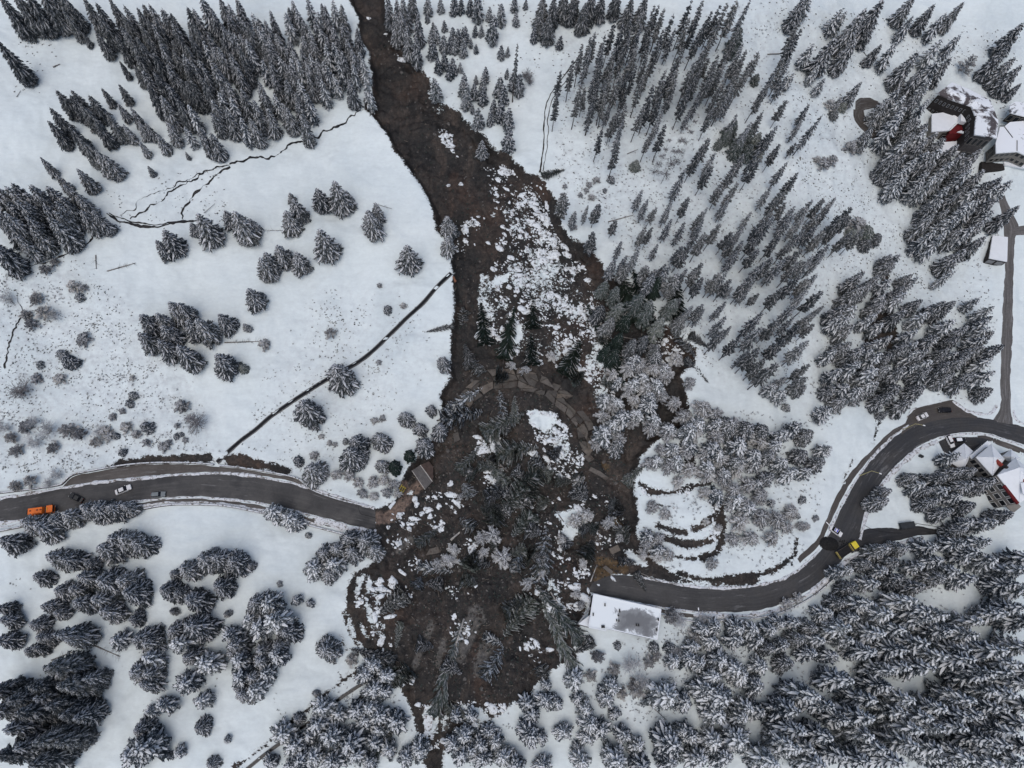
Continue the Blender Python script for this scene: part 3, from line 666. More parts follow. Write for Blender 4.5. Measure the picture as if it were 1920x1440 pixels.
K = {
 'open': kind('open', 13, 4.0, (1, 2, 3), (ND, TS), 0.24, spacing=0.40, per=7, droop=1.75, curl=0.45, snow=0.6, ridge=0.98, shape=0.8, skirt=0.7, twigs=4),
 'dark': kind('dark', 15, 3.0, (11, 12, 13), (ND, TG), 0.22, spacing=0.45, per=6, droop=1.9, curl=0.4, snow=0.45, ridge=0.75, shape=0.78, skirt=0.8, twigs=4),
 'forest': kind('forest', 15, 2.9, (21, 22, 23, 24), (ND, TS), 0.22, spacing=0.46, per=6, droop=1.9, curl=0.4, snow=0.5, ridge=0.85, shape=0.76, skirt=0.8, twigs=4),
 'heavy': kind('heavy', 15, 3.6, (31, 32, 33, 34), (NF, TSB), 0.22, spacing=0.8, per=6, droop=1.3, curl=0.35, snow=0.5, ridge=1.45, shape=0.70, skirt=0.7, base=0.12, twigs=3),
 'tall': kind('tall', 24, 1.75, (41, 42, 43, 44), (ND, TG), 0.2, stubs=10, spacing=0.75, per=4, droop=0.8, curl=0.0, snow=0.4, ridge=0.6, shape=0.5, gaps=0.22, base=0.34, twigs=4, skirt=1.2, skirtw=1.15),
 'tallf': kind('tallf', 22, 2.4, (51, 52, 53), (NF, TS), 0.2, stubs=8, spacing=0.7, per=4, droop=0.9, curl=0.0, snow=0.45, ridge=0.62, shape=0.6, gaps=0.1, base=0.25, skirt=1.0, twigs=4),
 'young': kind('young', 5, 1.45, (61, 62, 63), (NF, TS), 0.08, spacing=0.34, per=6, droop=0.9, curl=0.2, snow=0.4, ridge=0.65, shape=0.8, twigs=3),
 'deep': kind('deep', 13, 3.0, (81, 82), (NDG, TG), 0.22, spacing=0.42, per=6, droop=1.5, curl=0.3, snow=0.08, ridge=0.35, shape=0.75, skirt=0.8, twigs=5),
 'shrub': kind('shrub', 2.6, 1.3, (91, 92, 93), (FROSTM, FROST), 0.05, spacing=0.24, per=4, droop=-0.35, curl=-0.2, snow=0.5, ridge=0.7, shape=0.5, skirt=0.3, gaps=0.2, twigs=4, skirtw=0.5, base=0.1),
 'green': kind('green', 13, 3.0, (71, 72, 73), (NG, TG), 0.22, spacing=0.42, per=6, droop=0.9, curl=0.1, snow=0.4, ridge=0.45, shape=0.7, skirt=0.7, gaps=0.1, twigs=6),
}
def fuzzy(seed, n, thick, H=1.0, stems=5, spread=0.5, conic=False):
    """leafless bush or tree: many fine twigs on a few stems, unit diameter"""
    r = random.Random(seed); V = []; Fc = []; Mi = []
    def stick(a, b, w0, w1, m):
        d = Vector(b) - Vector(a); s = d.orthogonal().normalized(); s.rotate(Quaternion(d.normalized(), r.random() * 3.14)); k = len(V)
        V.extend((tuple(Vector(a) - s * w0), tuple(Vector(a) + s * w0), tuple(Vector(b) + s * w1), tuple(Vector(b) - s * w1))); Fc.append((k, k + 1, k + 2, k + 3)); Mi.append(m)
    nodes = []
    for i in range(stems):
        a = r.random() * 6.28; l = 0 if conic else r.uniform(0.12, 0.34) * (i > 0); top = Vector((math.cos(a) * l, math.sin(a) * l, H * r.uniform(0.7, 1.0)))
        prev = Vector((0.05 * math.cos(a), 0.05 * math.sin(a), 0))
        for j in range(1, 6):
            t = j / 5; q = Vector((top.x * t ** 0.7, top.y * t ** 0.7, top.z * t)) + Vector((r.uniform(-.02, .02), r.uniform(-.02, .02), 0))
            stick(prev, q, 0.016 * (1.15 - t), 0.016 * (1 - t * 0.9), 0); nodes.append(q); prev = q
    for i in range(n // 7):
        q = r.choice(nodes); a = r.random() * 6.28; el = r.uniform(0.1, 0.9) if not conic else r.uniform(-0.2, 0.25)
        room = 0.5 * (1 - 0.75 * q.z / H) if conic else 0.34
        l = room * r.uniform(0.5, 1.0); d = Vector((math.cos(a) * math.cos(el), math.sin(a) * math.cos(el), math.sin(el) * 0.8)); e = q + d * l
        stick(q, e, thick * 1.2, thick * 0.7, 1)
        for j in range(6):
            t = r.uniform(0.25, 1); b = q + d * l * t; dd = (d + Vector((r.uniform(-1, 1), r.uniform(-1, 1), r.uniform(-0.5, 0.8))) * 0.75).normalized()
            stick(b, b + dd * l * r.uniform(0.25, 0.5), thick * 0.9, thick * 0.4, 1)
    return V, Fc, Mi
def unit(v):
    V, Fc, Mi = v; r = max(math.hypot(p[0], p[1]) for p in V); h = max(p[2] for p in V)
    return [(p[0] / (2 * r), p[1] / (2 * r), p[2] / h * 0.8) for p in V], Fc, Mi
BUSH = {
 'grey': [mk('twigs', unit(conifer(6, 3.0, s, base=0.12, spacing=0.55, per=5, droop=-0.65, curl=-0.3, snow=0.35, ridge=0.45, shape=0.4, skirt=0.2, twigs=6, skirtw=0.22, gaps=0.1)), (FROSTM, FROST)) for s in (1, 2, 3)] + [mk('twigs', fuzzy(9, 800, 0.006, 0.9, 6), (BARK, FROST))],
 'white': [mk('twigs', unit(conifer(6.5, 3.2, s, base=0.15, spacing=0.5, per=5, droop=-0.5, curl=-0.35, snow=0.65, ridge=0.75, shape=0.42, skirt=0.25, twigs=5, skirtw=0.55)), (FROSTM, FROSTW)) for s in (4, 5, 6, 7)],
 'brown': [mk('twigs', fuzzy(s, 900, 0.006, 0.7, 6), (BARK, FROSTD)) for s in (8, 9)],
 'larch': [mk('twigs', fuzzy(s, 1100, 0.006, 2.4, 1, conic=True), (BARK, FROSTD)) for s in (10, 11)],
}
ORD = 'first second third fourth fifth sixth seventh eighth ninth tenth eleventh twelfth thirteenth fourteenth fifteenth sixteenth seventeenth eighteenth nineteenth twentieth twenty-first twenty-second twenty-third twenty-fourth twenty-fifth twenty-sixth twenty-seventh twenty-eighth twenty-ninth thirtieth thirty-first thirty-second thirty-third thirty-fourth thirty-fifth thirty-sixth thirty-seventh thirty-eighth thirty-ninth fortieth forty-first forty-second forty-third forty-fourth forty-fifth forty-sixth forty-seventh forty-eighth'.split()
def tree(kd, tx, ty, wpx, k, name, hf=1.0):
    """stand a tree so that its tip and width match the photograph; its foot is on the slope"""
    kk = K[kd]; h = 8.0
    for _ in range(4):
        x, y = unproj(tx, ty, h); z = float(zbase(x, y)[0]); d = wpx / ppm(x[0], y[0], z + h * 0.5); h = d * k * hf
    x, y = unproj(tx, ty, h); x, y = float(x[0]), float(y[0]); z = float(zg(x, y)) - 0.15
    o = empty(name, (x, y, z), rnd.random() * 6.28); o.rotation_euler.x = rnd.gauss(0, 0.02); o.rotation_euler.y = rnd.gauss(0, 0.02)
    s = (1.0 if kd in ('tall', 'tallf') else 1.2) * d / (2 * kk.R); sz = h / kk.H
    for nm, me_ in (('trunk', rnd.choice(kk.t)), ('crown', rnd.choice(kk.c))):
        c = place(nm, me_, o); c.scale = (s, s, sz) if nm == 'crown' else (sz, sz, sz)
    return o
def row_label(desc, where, i, ri, n, nr, tot):
    if tot == 1: return f'{desc} {where}'
    a = '' if n == 1 else f', {ORD[i]} from slide'
    b = '' if nr == 1 else f', {ORD[ri]} row down'
    return f'{desc} {where}{b}{a}'
def stand(data, kd, k, name, desc, where, group, w=26, cat='tree', rowpx=42, axis='slide', alt=None):
    """a stand of trees; every label tells which tree of the stand it is"""
    L = []
    for s in data.replace('\n', ' ').split():
        v = [float(q) for q in s.split(',')]; L.append((v[0], v[1], v[2] if len(v) > 2 else w, v[3] if len(v) > 3 else 1.0))
    L.sort(key=lambda t: t[1]); rows = []
    for t in L:
        if rows and t[1] - rows[-1][0][1] < rowpx and len(rows[-1]) < 22: rows[-1].append(t)
        else: rows.append([t])
    for ri, row in enumerate(rows):
        row.sort(key=lambda t: abs(t[0] - 900))
        for i, (tx, ty, wp, hf) in enumerate(row):
            kk = kd if isinstance(kd, str) else rnd.choice(kd)
            o = tree(kk, tx, ty, wp * rnd.uniform(0.95, 1.06), k * rnd.uniform(0.94, 1.08), name, hf)
            lab = row_label(desc, where, i, ri, len(row), len(rows), len(L))
            tag(o, lab, cat, group)
stand('''-10,-20,36 15,-28,36 40,-25,38 62,-32,36 85,-30,36 103,-22,34 112,10,20,1.3 152,58,13 178,58,22 223,113,14 221,157,18 -12,66,36''', 'dark', 2.9, 'spruce_tree', 'dark spruce', 'at the uppermost meadow edge', 'spruces at the uppermost meadow edge')
stand('''125,-2,24 150,-12,26 178,2,26 203,-4,26 180,25,26 226,20,26 250,8,26 276,2,26 236,54,30 214,60,24 263,40,26 291,34,26 302,10,26 322,40,26 250,78,28 277,70,26
331,62,26 286,96,28 321,90,26 256,102,26 350,42,26 345,84,26 311,120,28 346,116,26 290,131,28 266,126,26 311,152,28 276,156,28 335,146,26 356,150,26 296,176,30 330,186,28 250,122,18''', ['dark', 'forest', 'dark'], 3.1, 'spruce_tree', 'dark spruce', 'in the steep upper forest', 'spruces of the steep upper forest')
stand('''352,196,26 371,110,28 395,116,32 380,80,26 396,90,26 362,18,26 377,-4,26 397,20,26 412,-2,26 426,30,26 437,60,28 441,-4,26 452,30,26 431,100,26 441,120,26 470,18,24 482,45,26 461,76,26
421,150,28 446,160,28 471,180,28 426,181,28 396,186,26 371,236,26 391,246,26 396,206,24 421,202,26 446,216,26 466,214,26 481,150,26 406,170,26 345,236,22
491,65,24 501,76,24 488,106,24 506,110,26 546,-4,24 556,14,22 576,-8,24 566,35,24 591,28,26 601,2,24 621,-4,22 636,2,22 642,38,25 666,48,22 609,55,24 581,60,24 621,45,24 566,62,24
576,95,24 591,105,26 606,111,26 541,105,24 556,111,24 521,100,24 511,135,24 531,140,26 556,141,26 576,130,24 591,131,24 611,120,24 641,95,26 661,120,22 673,95,22 681,116,22 686,140,24
655,147,25 626,140,22 491,166,24 511,171,24 526,186,24 551,166,26 571,170,26 496,195,26 535,195,26 562,207,28 553,178,24 601,145,24 651,70,24 536,70,24 516,60,22''', ['forest', 'heavy', 'forest'], 3.0, 'forest_spruce', 'snow-laden spruce', 'in the dense upper forest', 'spruces of the dense upper forest', rowpx=28)
stand('''108,171,28 136,170,27 168,182,27 191,165,18 93,202,27 89,226,27 132,182,26 151,196,28 131,236,28 176,226,27 152,262,30 200,215,26''', 'dark', 2.7, 'spruce_tree', 'dark spruce', 'in the clump on the upper meadow', 'spruces of the dark meadow clump')
stand('''176,284,30 144,317,27 195,291,28 222,195,19 243,200,20 270,226,19 230,232,20 259,262,17 276,310,13 291,246,24 311,228,24 346,282,9 72,292,20 105,326,20 255,225,20''', ['forest', 'open'], 2.6, 'spruce_tree', 'snowy spruce', 'below the dark meadow clump', 'spruces below the dark meadow clump')
stand('''-20,352,38 15,350,36 45,358,36 85,348,36 112,372,32 10,400,38 140,362,32 172,395,30 80,385,38 45,376,38 15,382,38 -5,410,36 -28,448,46 120,345,30 55,345,32 100,395,32 -30,380,38''', ['forest', 'open'], 2.6, 'spruce_tree', 'snow-dusted spruce', 'in the forest corner at the stream', 'spruces of the forest corner at the stream')
stand('''305,433,40 292,450,30 370,401,46 355,415,24 420,392,30 437,394,50 466,406,26 466,541,40 549,371,36 536,395,40 594,352,36 628,341,46 648,356,26 601,432,48 692,398,46 704,382,28 762,461,48 518,456,40 496,470,38 553,472,36 486,484,36 540,356,18''', 'open', 1.85, 'meadow_spruce', 'snow-dusted spruce', 'standing on the open meadow above the drain', 'spruces on the open meadow')
stand('''262,588,40 293,588,38 316,564,40 332,566,36 368,596,46 262,624,40 331,650,48 298,640,38 412,587,34 458,607,16 403,662,48 350,600,40 300,610,40''', 'open', 1.9, 'meadow_spruce', 'snow-dusted spruce', 'in the tight clump on the meadow', 'spruces of the tight meadow clump')
stand('''452,686,20,0.8''', 'green', 1.3, 'spruce_tree', 'small dark green spruce', 'tucked under the tight meadow clump', None)
stand('''629,684,58 566,756,56 758,775,34 787,796,28 808,762,24 822,795,34 794,826,40 663,822,46 652,842,54 709,816,40 713,866,28 579,876,48 831,672,30 838,396,34 848,408,28 838,440,34''', 'open', 1.55, 'meadow_spruce', 'snow-dusted spruce', 'between the drain and the slide', 'spruces between the drain and the slide')
stand('''765,846,22 737,866,26''', 'deep', 2.2, 'spruce_tree', 'bare dark green spruce', 'leaning at the slide edge', None)
stand('''40,978,50 66,986,48 115,964,44 150,950,46 172,950,44 200,950,44 224,948,34 95,972,36''', 'open', 1.5, 'roadside_spruce', 'snowy spruce', 'in the row below the cut road', 'spruces in the row below the cut road')
stand('''505,955,44 530,966,46 548,978,30 650,1006,44 681,1011,46 626,1026,40 601,1036,38 581,1062,46 621,1056,42 656,1031,40 695,1028,40 612,1072,36''', ['open', 'heavy'], 1.5, 'roadside_spruce', 'frosted spruce', 'below the broken end of the road', 'spruces below the broken road end')
stand('''-2,1012,44 84,1042,44 112,1046,44 182,1024,54 198,1010,52 222,1010,50 245,1016,44 156,1056,30 340,1066,42 374,1046,52 400,1046,52 430,1050,46 395,1031,20 318,1076,24 468,1060,18 255,1001,14 
55,1080,34 146,1080,46 181,1086,52 216,1086,48 98,1106,36 126,1106,38 80,1135,36 100,1150,30 136,1130,46 171,1120,46 186,1146,48 231,1106,50 250,1148,20 241,1161,30 -10,1140,32 0,1161,36 52,1170,36 -6,1201,38 66,1196,32
86,1196,28 45,1221,28 60,1216,28 90,1206,18 304,1105,42 326,1112,32 346,1122,56 404,1096,46 420,1150,16 318,1146,16''', 'open', 1.7, 'snowfield_spruce', 'snow-dusted spruce', 'on the upper part of the lower snowfield', 'spruces on the upper part of the lower snowfield')
stand('''206,1201,40 250,1196,48 266,1206,44 315,1181,46 346,1176,62 321,1206,52 271,1236,42 345,1231,36 371,1246,54 246,1258,50 271,1266,46 266,1281,42 334,1281,48 368,1316,36 368,1366,36 276,1336,26 296,1326,38
254,1371,42 228,1420,60 256,1406,60 328,1413,26 315,1419,15 390,1436,26 422,1388,16 421,1190,42 431,1211,48 471,1131,52 496,1131,48 476,1176,50 506,1166,60 531,1186,46 461,1161,38 436,1241,48 441,1271,50 466,1271,46
481,1241,50 511,1231,46 446,1301,50 471,1291,48 486,1221,42 516,1211,36 491,1261,42 551,1124,23 577,1130,18 607,1218,50 590,1301,14 553,1350,24 430,1225,40''', ['open', 'heavy'], 1.6, 'snowfield_spruce', 'snowy spruce', 'in the clumps of the lower snowfield', 'spruces in the clumps of the lower snowfield')
stand('''100,1190,50 78,1257,58 112,1290,58 10,1312,56 50,1290,52 30,1340,58 0,1372,56 60,1390,58 -12,1422,56 82,1330,56 100,1345,50 25,1405,54 -30,1340,56 120,1200,40 60,1312,50 95,1400,48 -30,1300,50 50,1432,54 150,1275,36 130,1345,44''', ['dark', 'open'], 2.5, 'old_spruce', 'dark old spruce', 'in the bottom corner stand', 'old spruces of the bottom corner stand')
stand('''521,1381,54 546,1401,50 576,1381,32 600,1331,46 630,1341,32 591,1361,46 616,1386,56 666,1336,46 691,1331,46 706,1346,46 680,1352,42 706,1371,36 736,1356,46 651,1401,56 621,1431,50 561,1431,56 661,1421,42 586,1421,46 501,1432,34
681,1266,42 696,1250,42 695,1295,44 720,1270,40 715,1298,36 690,1432,36 540,1440,40''', 'heavy', 1.35, 'frosted_spruce', 'frosted spruce', 'around the narrow lower drain', 'frosted spruces around the narrow lower drain')
stand('''785,1411,44 852,1398,44 870,1382,40 866,1420,44 900,1400,40 1026,1285,26 1026,1316,38 1046,1321,32 991,1321,36 1001,1341,36 1081,1276,42 1086,1311,28 1151,1291,42 1141,1311,38 1101,1331,36 996,1381,52 1016,1386,32
1061,1376,40 1111,1361,46 1131,1371,42 1106,1386,34 1084,1401,20 971,1441,46 1021,1441,42 1096,1431,42 1156,1341,28 1176,1381,36 1201,1401,38''', 'heavy', 1.4, 'frosted_spruce', 'frosted spruce', 'on the snow below the slide toe', 'frosted spruces below the slide toe')
stand('''801,-6,18 826,-2,14 851,-9,18 881,-6,16 896,-12,24 864,-2,14 941,8,20 924,32,26 918,12,14 801,30,10 812,45,10 833,42,12 817,53,16 808,61,14 809,76,20 831,66,18 843,69,16 853,71,16 849,51,16 861,53,18 869,51,16 869,71,18 873,46,14 891,43,12 903,45,12
832,95,18 821,108,16 849,106,18 863,116,10 843,116,16 883,70,10 893,82,10 941,83,14 953,88,10 911,121,16 951,125,10 938,140,22 906,136,16 871,133,20 876,156,20 866,150,16 891,151,18 906,156,20 893,136,10 817,143,24 871,176,16 886,190,10
946,156,22 926,181,18 941,186,24 956,201,24 921,206,16 898,201,22 956,236,26 966,-4,16 986,5,10 969,25,14 1003,55,16 1052,68,14 966,130,20 976,136,24''', 'young', 2.3, 'young_spruce', 'young frosted spruce', 'on the plateau beside the upper slide', 'young spruces on the plateau beside the upper slide')
stand('''726,-12,24 738,8,24 742,-2,24 757,-2,25 770,-22,24 761,39,25 782,31,23 778,64,25 750,20,22''', 'forest', 3.2, 'spruce_tree', 'snow-laden spruce', 'hemmed in beside the slide top', 'spruces beside the slide top')
stand('''905,250,24''', 'open', 2.0, 'spruce_tree', 'lone snowy spruce', 'marooned on bare mud in the upper slide', None)
stand('''1020,-6,28 1041,-2,28 1031,28,28 1014,20,24 1061,-18,28 1081,-18,28 1111,-18,30 1131,-12,26 1161,-18,28 1186,-4,28 1211,-8,28 1100,5,26 1075,2,24''', 'dark', 2.4, 'spruce_tree', 'dark spruce', 'in the row at the plateau rim', 'spruces at the plateau rim')
stand('''971,77,12,2 1118,58,17 1110,72,17 1093,82,17 1076,112,16 1053,125,16 1048,172,16 1090,155,18 1116,178,17 1130,240,15 1133,62,16 1153,34,18 1132,107,17 1153,88,18 1165,135,20 1177,195,16 1162,267,17 1172,37,20 1185,32,20 1200,24,20 1195,80,18 1192,117,17 1207,142,17
1230,14,17 1222,50,17 1242,24,16 1247,12,17 1262,27,18 1237,75,18 1215,95,17 1229,162,19 1207,195,17 1250,130,20 1265,118,20 1280,87,18 1275,130,20 1252,232,19 1225,237,18 1240,175,18 1297,-4,18 1320,-2,18 1310,20,19 1292,36,18 1335,22,18 1350,8,18 1365,2,20 1385,-4,20
1320,37,19 1327,80,18 1345,106,20 1320,100,20 1302,120,20 1335,132,19 1295,160,20 1310,140,18 1402,87,17 1420,91,19 1407,120,18 1372,150,16 1350,165,16 1340,200,16 1440,152,18 1185,95,18 1172,80,18 1148,130,18 1140,150,18 1180,130,17 1262,160,18''', 'tall', 6.2, 'tall_spruce', 'tall bare-stemmed spruce', 'on the steep slope above the slide', 'tall bare-stemmed spruces on the steep slope', cat='tree', rowpx=30)
stand('''1390,54,30 1195,300,20,0.8 1422,138,18,0.7 1382,222,26 1371,240,24 1400,245,26 1413,240,28 1428,246,28 1392,262,26 1412,268,26 1435,268,26 1352,262,18,.7''', 'green', 1.9, 'spruce_tree', 'bushy dark green spruce', 'among the tall bare-stemmed spruces', 'bushy spruces among the tall ones')
stand('''1330,258,22 1310,287,22 1340,287,20 1285,320,22 1332,312,22 1397,287,22 1425,297,22 1380,312,20 1063,356,28,.8 1080,392,20,.8 1102,382,14,1.2 1123,380,24,.75 1120,424,28,.7 1155,410,18,.8 1203,357,18 1214,375,17 1227,389,16 1222,429,15 1210,428,17 1260,411,18 1262,375,18 1292,370,19 1322,394,19 1350,420,20 1327,436,22
1372,432,20 1377,452,18 1410,396,14 1167,449,16 1175,478,18 1155,482,26,.7 1176,490,26,.7 1215,500,26,.7 1226,514,28,.7 1255,495,24 1290,457,26 1315,495,24 1320,520,22 1352,510,22 1370,522,22 1382,472,20 1410,520,26 1420,465,22 1435,410,22 1427,435,22 1437,485,22 1392,460,20 1318,572,20 1297,575,18 1360,565,18 1360,618,24 1390,630,24 1430,585,26 1435,610,26 1425,655,26 1438,672,26 1272,515,32,.7''', ['tall', 'tallf', 'tall'], 4.6, 'slope_spruce', 'thin-crowned spruce', 'on the wooded slope above the slide bend', 'thin-crowned spruces above the slide bend', rowpx=30)
stand('''1477,356,20 1527,370,20 1547,372,19 1567,371,18 1600,386,24 1540,400,22 1455,405,22 1495,384,20 1510,405,20 1532,422,20 1547,434,20 1580,404,22 1502,464,24 1477,480,24 1527,478,22 1452,484,24 1535,514,24 1495,520,24 1540,545,24 1545,571,16 1490,570,24 1522,592,24 1515,644,26 1470,637,26 1460,680,28 1515,705,24 1497,612,24 1462,600,24 1470,540,22 1518,545,22 1560,455,20
1445,240,22 1465,268,18 1541,212,17,1.4 1497,322,22 1460,120,18,1.4 1472,107,18,1.2 1510,30,20,1.3 1500,60,20,1.2''', ['tall', 'tallf'], 4.6, 'slope_spruce', 'slender spruce', 'on the wooded slope below the hotel', 'slender spruces below the hotel', rowpx=30)
stand('''1510,-6,30 1522,-14,28 1577,17,24 1587,19,22 1566,70,36 1626,14,32 1616,28,36 1644,37,24 1606,70,36 1527,79,24 1537,119,22 1546,147,18 1486,140,18 1650,84,22 1682,84,26 1661,-6,38 1714,-6,28 1712,34,24 1750,12,27 1772,27,25 1808,1,24 1803,61,24 1768,72,28 1786,104,27
1718,99,38 1766,109,32 1732,132,32 1746,149,32 1690,164,32 1616,152,24,1.2 1672,182,28 1640,238,26 1720,220,30 1738,244,30 1705,254,30 1732,267,30 1690,285,32 1765,280,30 1801,268,30 1846,274,30 1790,300,32 1750,290,32 1716,300,32 1826,300,32 1770,322,32 1816,322,32 1851,318,32 1881,330,32 1901,336,32 1740,325,32
1691,336,30 1666,296,16,1.3 1921,44,32 1896,84,32 1906,104,28 1916,155,18 1921,117,28 1700,198,30 1760,246,26 1720,185,30 1700,318,30 1580,180,16''', ['forest', 'heavy', 'forest'], 2.5, 'hotel_spruce', 'snowy spruce', 'in the wood around the hotel', 'spruces around the hotel', rowpx=34)
stand('''1815,466,34 1810,392,32 1841,372,34 1866,370,32 1853,411,32 1828,422,32 1796,410,32 1915,384,30 1761,377,30 1853,441,28 1833,350,30 1780,350,30 1800,360,30 1875,345,30 1780,392,28 1690,475,24 1670,478,22 1651,515,26 1621,510,30 1640,530,26 1712,512,22 1722,520,20 1701,535,26 1666,550,26 1792,505,18,1.6
1842,556,22 1790,564,32 1770,567,30 1870,570,24 1866,590,26 1741,586,30 1861,610,28 1790,600,32 1851,630,30 1742,655,32 1886,643,36 1831,652,34 1815,670,34 1790,680,34 1866,672,32 1752,685,32 1871,695,32 1657,662,36 1621,650,36 1616,680,34 1646,690,34 1615,540,30 1610,572,32 1600,608,30 1580,592,28 1760,628,32 1815,610,30 1722,640,30 1700,690,32 1830,700,32 1780,655,30 1596,640,30 1570,655,28 1580,690,28''', ['forest', 'heavy'], 2.5, 'lane_spruce', 'snowy spruce', 'in the wood beside the patched lane', 'spruces beside the patched lane', rowpx=34)
stand('''1456,720,28 1478,731,30 1511,722,24 1591,722,32 1636,718,32 1620,735,30 1566,726,28 1560,766,32 1585,748,28 1691,723,36 1736,723,32 1713,750,32 1666,772,18 1866,726,30 1502,795,34 1526,808,32 1560,836,30 1478,808,32 1466,830,32 1547,862,30 1498,878,38 1478,862,34 1515,845,32 1453,848,32 1455,888,34 1453,940,16 1525,880,28''', ['forest', 'heavy'], 1.9, 'bend_spruce', 'snowy spruce', 'above the long road bend', 'spruces above the long road bend', rowpx=36)
stand('''1376,790,42 1411,795,42 1441,800,38 1396,826,46 1426,846,42 1300,802,42 1226,746,38 1176,772,42 1141,802,46 1345,835,40 1390,860,36 1165,825,36 1200,660,36 1240,655,36''', ['heavy', 'forest'], 1.4, 'bend_spruce', 'frosted spruce', 'among the white bushes beside the slide', 'frosted spruces among the white bushes')
stand('''1802,851,28,1.2 1723,890,28 1672,918,28 1666,936,36 1836,878,34 1811,880,32 1778,892,32 1871,900,38 1828,906,36 1780,918,34 1757,936,32 1801,930,32 1831,946,34 1785,958,34 1906,962,38 1871,976,38 1831,978,36 1816,990,36 1740,905,30 1752,915,30''', ['heavy', 'forest'], 2.0, 'chalet_spruce', 'snowy spruce', 'on the island between road and chalet', 'spruces between road and chalet', rowpx=34)
stand('''1671,1030,38 1706,1025,34 1756,1022,34 1856,1015,42 1806,1015,38 1871,1046,44 1836,1036,40 1766,1048,36 1691,1052,38 1736,1060,36 1671,1068,34 1801,1070,40 1601,1068,26 1580,1073,26 1640,1055,30 1770,1080,38 1830,1085,40 1700,1085,38 1655,1090,36 1610,1100,34 1735,1100,38
1470,1166,32 1456,1181,32 1500,1166,32 1530,1176,32 1560,1150,34 1590,1130,34 1580,1165,36 1545,1200,36 1510,1200,34 1480,1210,34 1600,1200,38 1455,1215,34 1530,1225,36 1570,1230,38 1612,1155,36 1490,1245,36''', ['heavy', 'forest', 'heavy'], 2.0, 'downhill_spruce', 'frosted spruce', 'in the wood just below the side road', 'frosted spruces just below the side road', rowpx=34)
stand('''1640,1131,43 1720,1126,45 1746,1141,45 1680,1150,43 1747,1160,45 1780,1150,43 1703,1180,45 1788,1186,47 1840,1188,47 1648,1220,45 1706,1220,47 1746,1206,47 1826,1220,47 1778,1231,47 1831,1241,47 1711,1252,47 1753,1252,47 1681,1260,47 1873,1266,52 1916,1246,54 1601,1278,49 1536,1306,52 1561,1326,49 1501,1336,52 1648,1318,49 1718,1316,49 1706,1338,49 1831,1313,52 1751,1346,49 1736,1368,49 1778,1376,49 1816,1368,49 1828,1346,52 1636,1353,52 1563,1386,52 1513,1376,49 1491,1398,47 1526,1408,49 1501,1418,47 1641,1383,52 1666,1408,52 1723,1398,49 1838,1420,52 1636,1433,52 1461,1431,52 1916,1376,54 1911,1301,54 1553,1438,52 1691,1431,52 1600,1180,45 1660,1185,45 1870,1300,49 1590,1350,49 1680,1290,47 1590,1420,49 1780,1330,47 1870,1220,47 1895,1225,52 1905,1265,52 1880,1330,52 1900,1400,54 1870,1390,49 1850,1345,49 1890,1440,54 1770,1410,49 1850,1270,47''', 'heavy', 2.6, 'downhill_spruce', 'snow-laden spruce', 'in the deep downhill wood', 'snow-laden spruces of the deep downhill wood', rowpx=30)
stand('''1260,1310,62 1291,1321,44 1286,1376,36 1271,1401,64 1266,1431,50 1166,1431,60 1211,1441,46 1364,1311,60 1331,1296,50 1351,1341,54 1411,1331,46 1431,1336,42 1400,1346,42 1351,1396,50 1401,1391,60 1321,1426,50 1371,1421,56 1431,1431,42 1301,1381,44
1346,1206,38 1351,1176,38 1396,1176,42 1421,1181,42 1391,1201,38 1431,1201,36 1361,1241,46 1391,1256,50 1401,1271,44 1301,1236,38 1321,1246,36 1346,1271,46 1271,1241,34 1330,1180,34 1310,1215,36 1440,1250,40 1430,1290,44''', 'heavy', 1.6, 'downhill_spruce', 'snow-laden spruce', 'on the slope below the flat roof', 'snow-laden spruces below the flat roof', rowpx=36)
stand('''1935,1070,44 1950,1105,46 1925,1140,44 1955,1165,46 1945,1215,48 1960,1260,48 1940,1290,48 1965,1330,50 1945,1360,50 1960,1410,50 1935,1435,48 1900,1330,46 1885,1375,46 1895,1150,40 1915,1095,40 1960,1040,42 1880,1410,46 1860,1437,44 1800,1440,44 1775,1425,44 1850,1165,40''', 'heavy', 2.6, 'downhill_spruce', 'snow-laden spruce', 'at the far rim of the downhill wood', 'snow-laden spruces at the far rim of the downhill wood')
def fill(region, n, w0, w1, dmin, seed, more=''):
    """tips of further trees, spread evenly inside an outline and away from the listed ones"""
    r = random.Random(seed); poly = pts(region); lo, hi = poly.min(0), poly.max(0); T = [tuple(map(float, q.split(',')[:2])) for q in more.split()]; out = []; k = 0
    while len(out) < n and k < n * 60:
        k += 1; x, y = r.uniform(lo[0], hi[0]), r.uniform(lo[1], hi[1])
        if inside(poly, np.array([x]), np.array([y]))[0] and all((x - a) ** 2 + (y - b) ** 2 > dmin * dmin for a, b in T): T.append((x, y)); out.append(f'{x:.0f},{y:.0f},{r.uniform(w0, w1):.0f},{r.uniform(.8, 1.15):.2f}')
    return ' '.join(out)
stand(fill('1060,130 1130,60 1200,0 1420,0 1400,120 1330,230 1290,230 1180,260 1130,200 1090,190', 46, 14, 19, 13, 1), ['tall', 'tall', 'tallf'], 5.8, 'tall_spruce', 'lanky spruce', 'between the tall spruces above the slide', 'lanky spruces between the tall ones', rowpx=30)
stand(fill('1180,470 1240,380 1330,340 1440,330 1640,400 1560,560 1540,700 1450,720 1380,640 1330,600 1250,560', 50, 15, 21, 19, 2), ['tall', 'tallf', 'tallf'], 4.8, 'lanky_spruce', 'lanky spruce', 'in the wood above the slide bend', 'lanky spruces in the wood above the slide bend', rowpx=30)
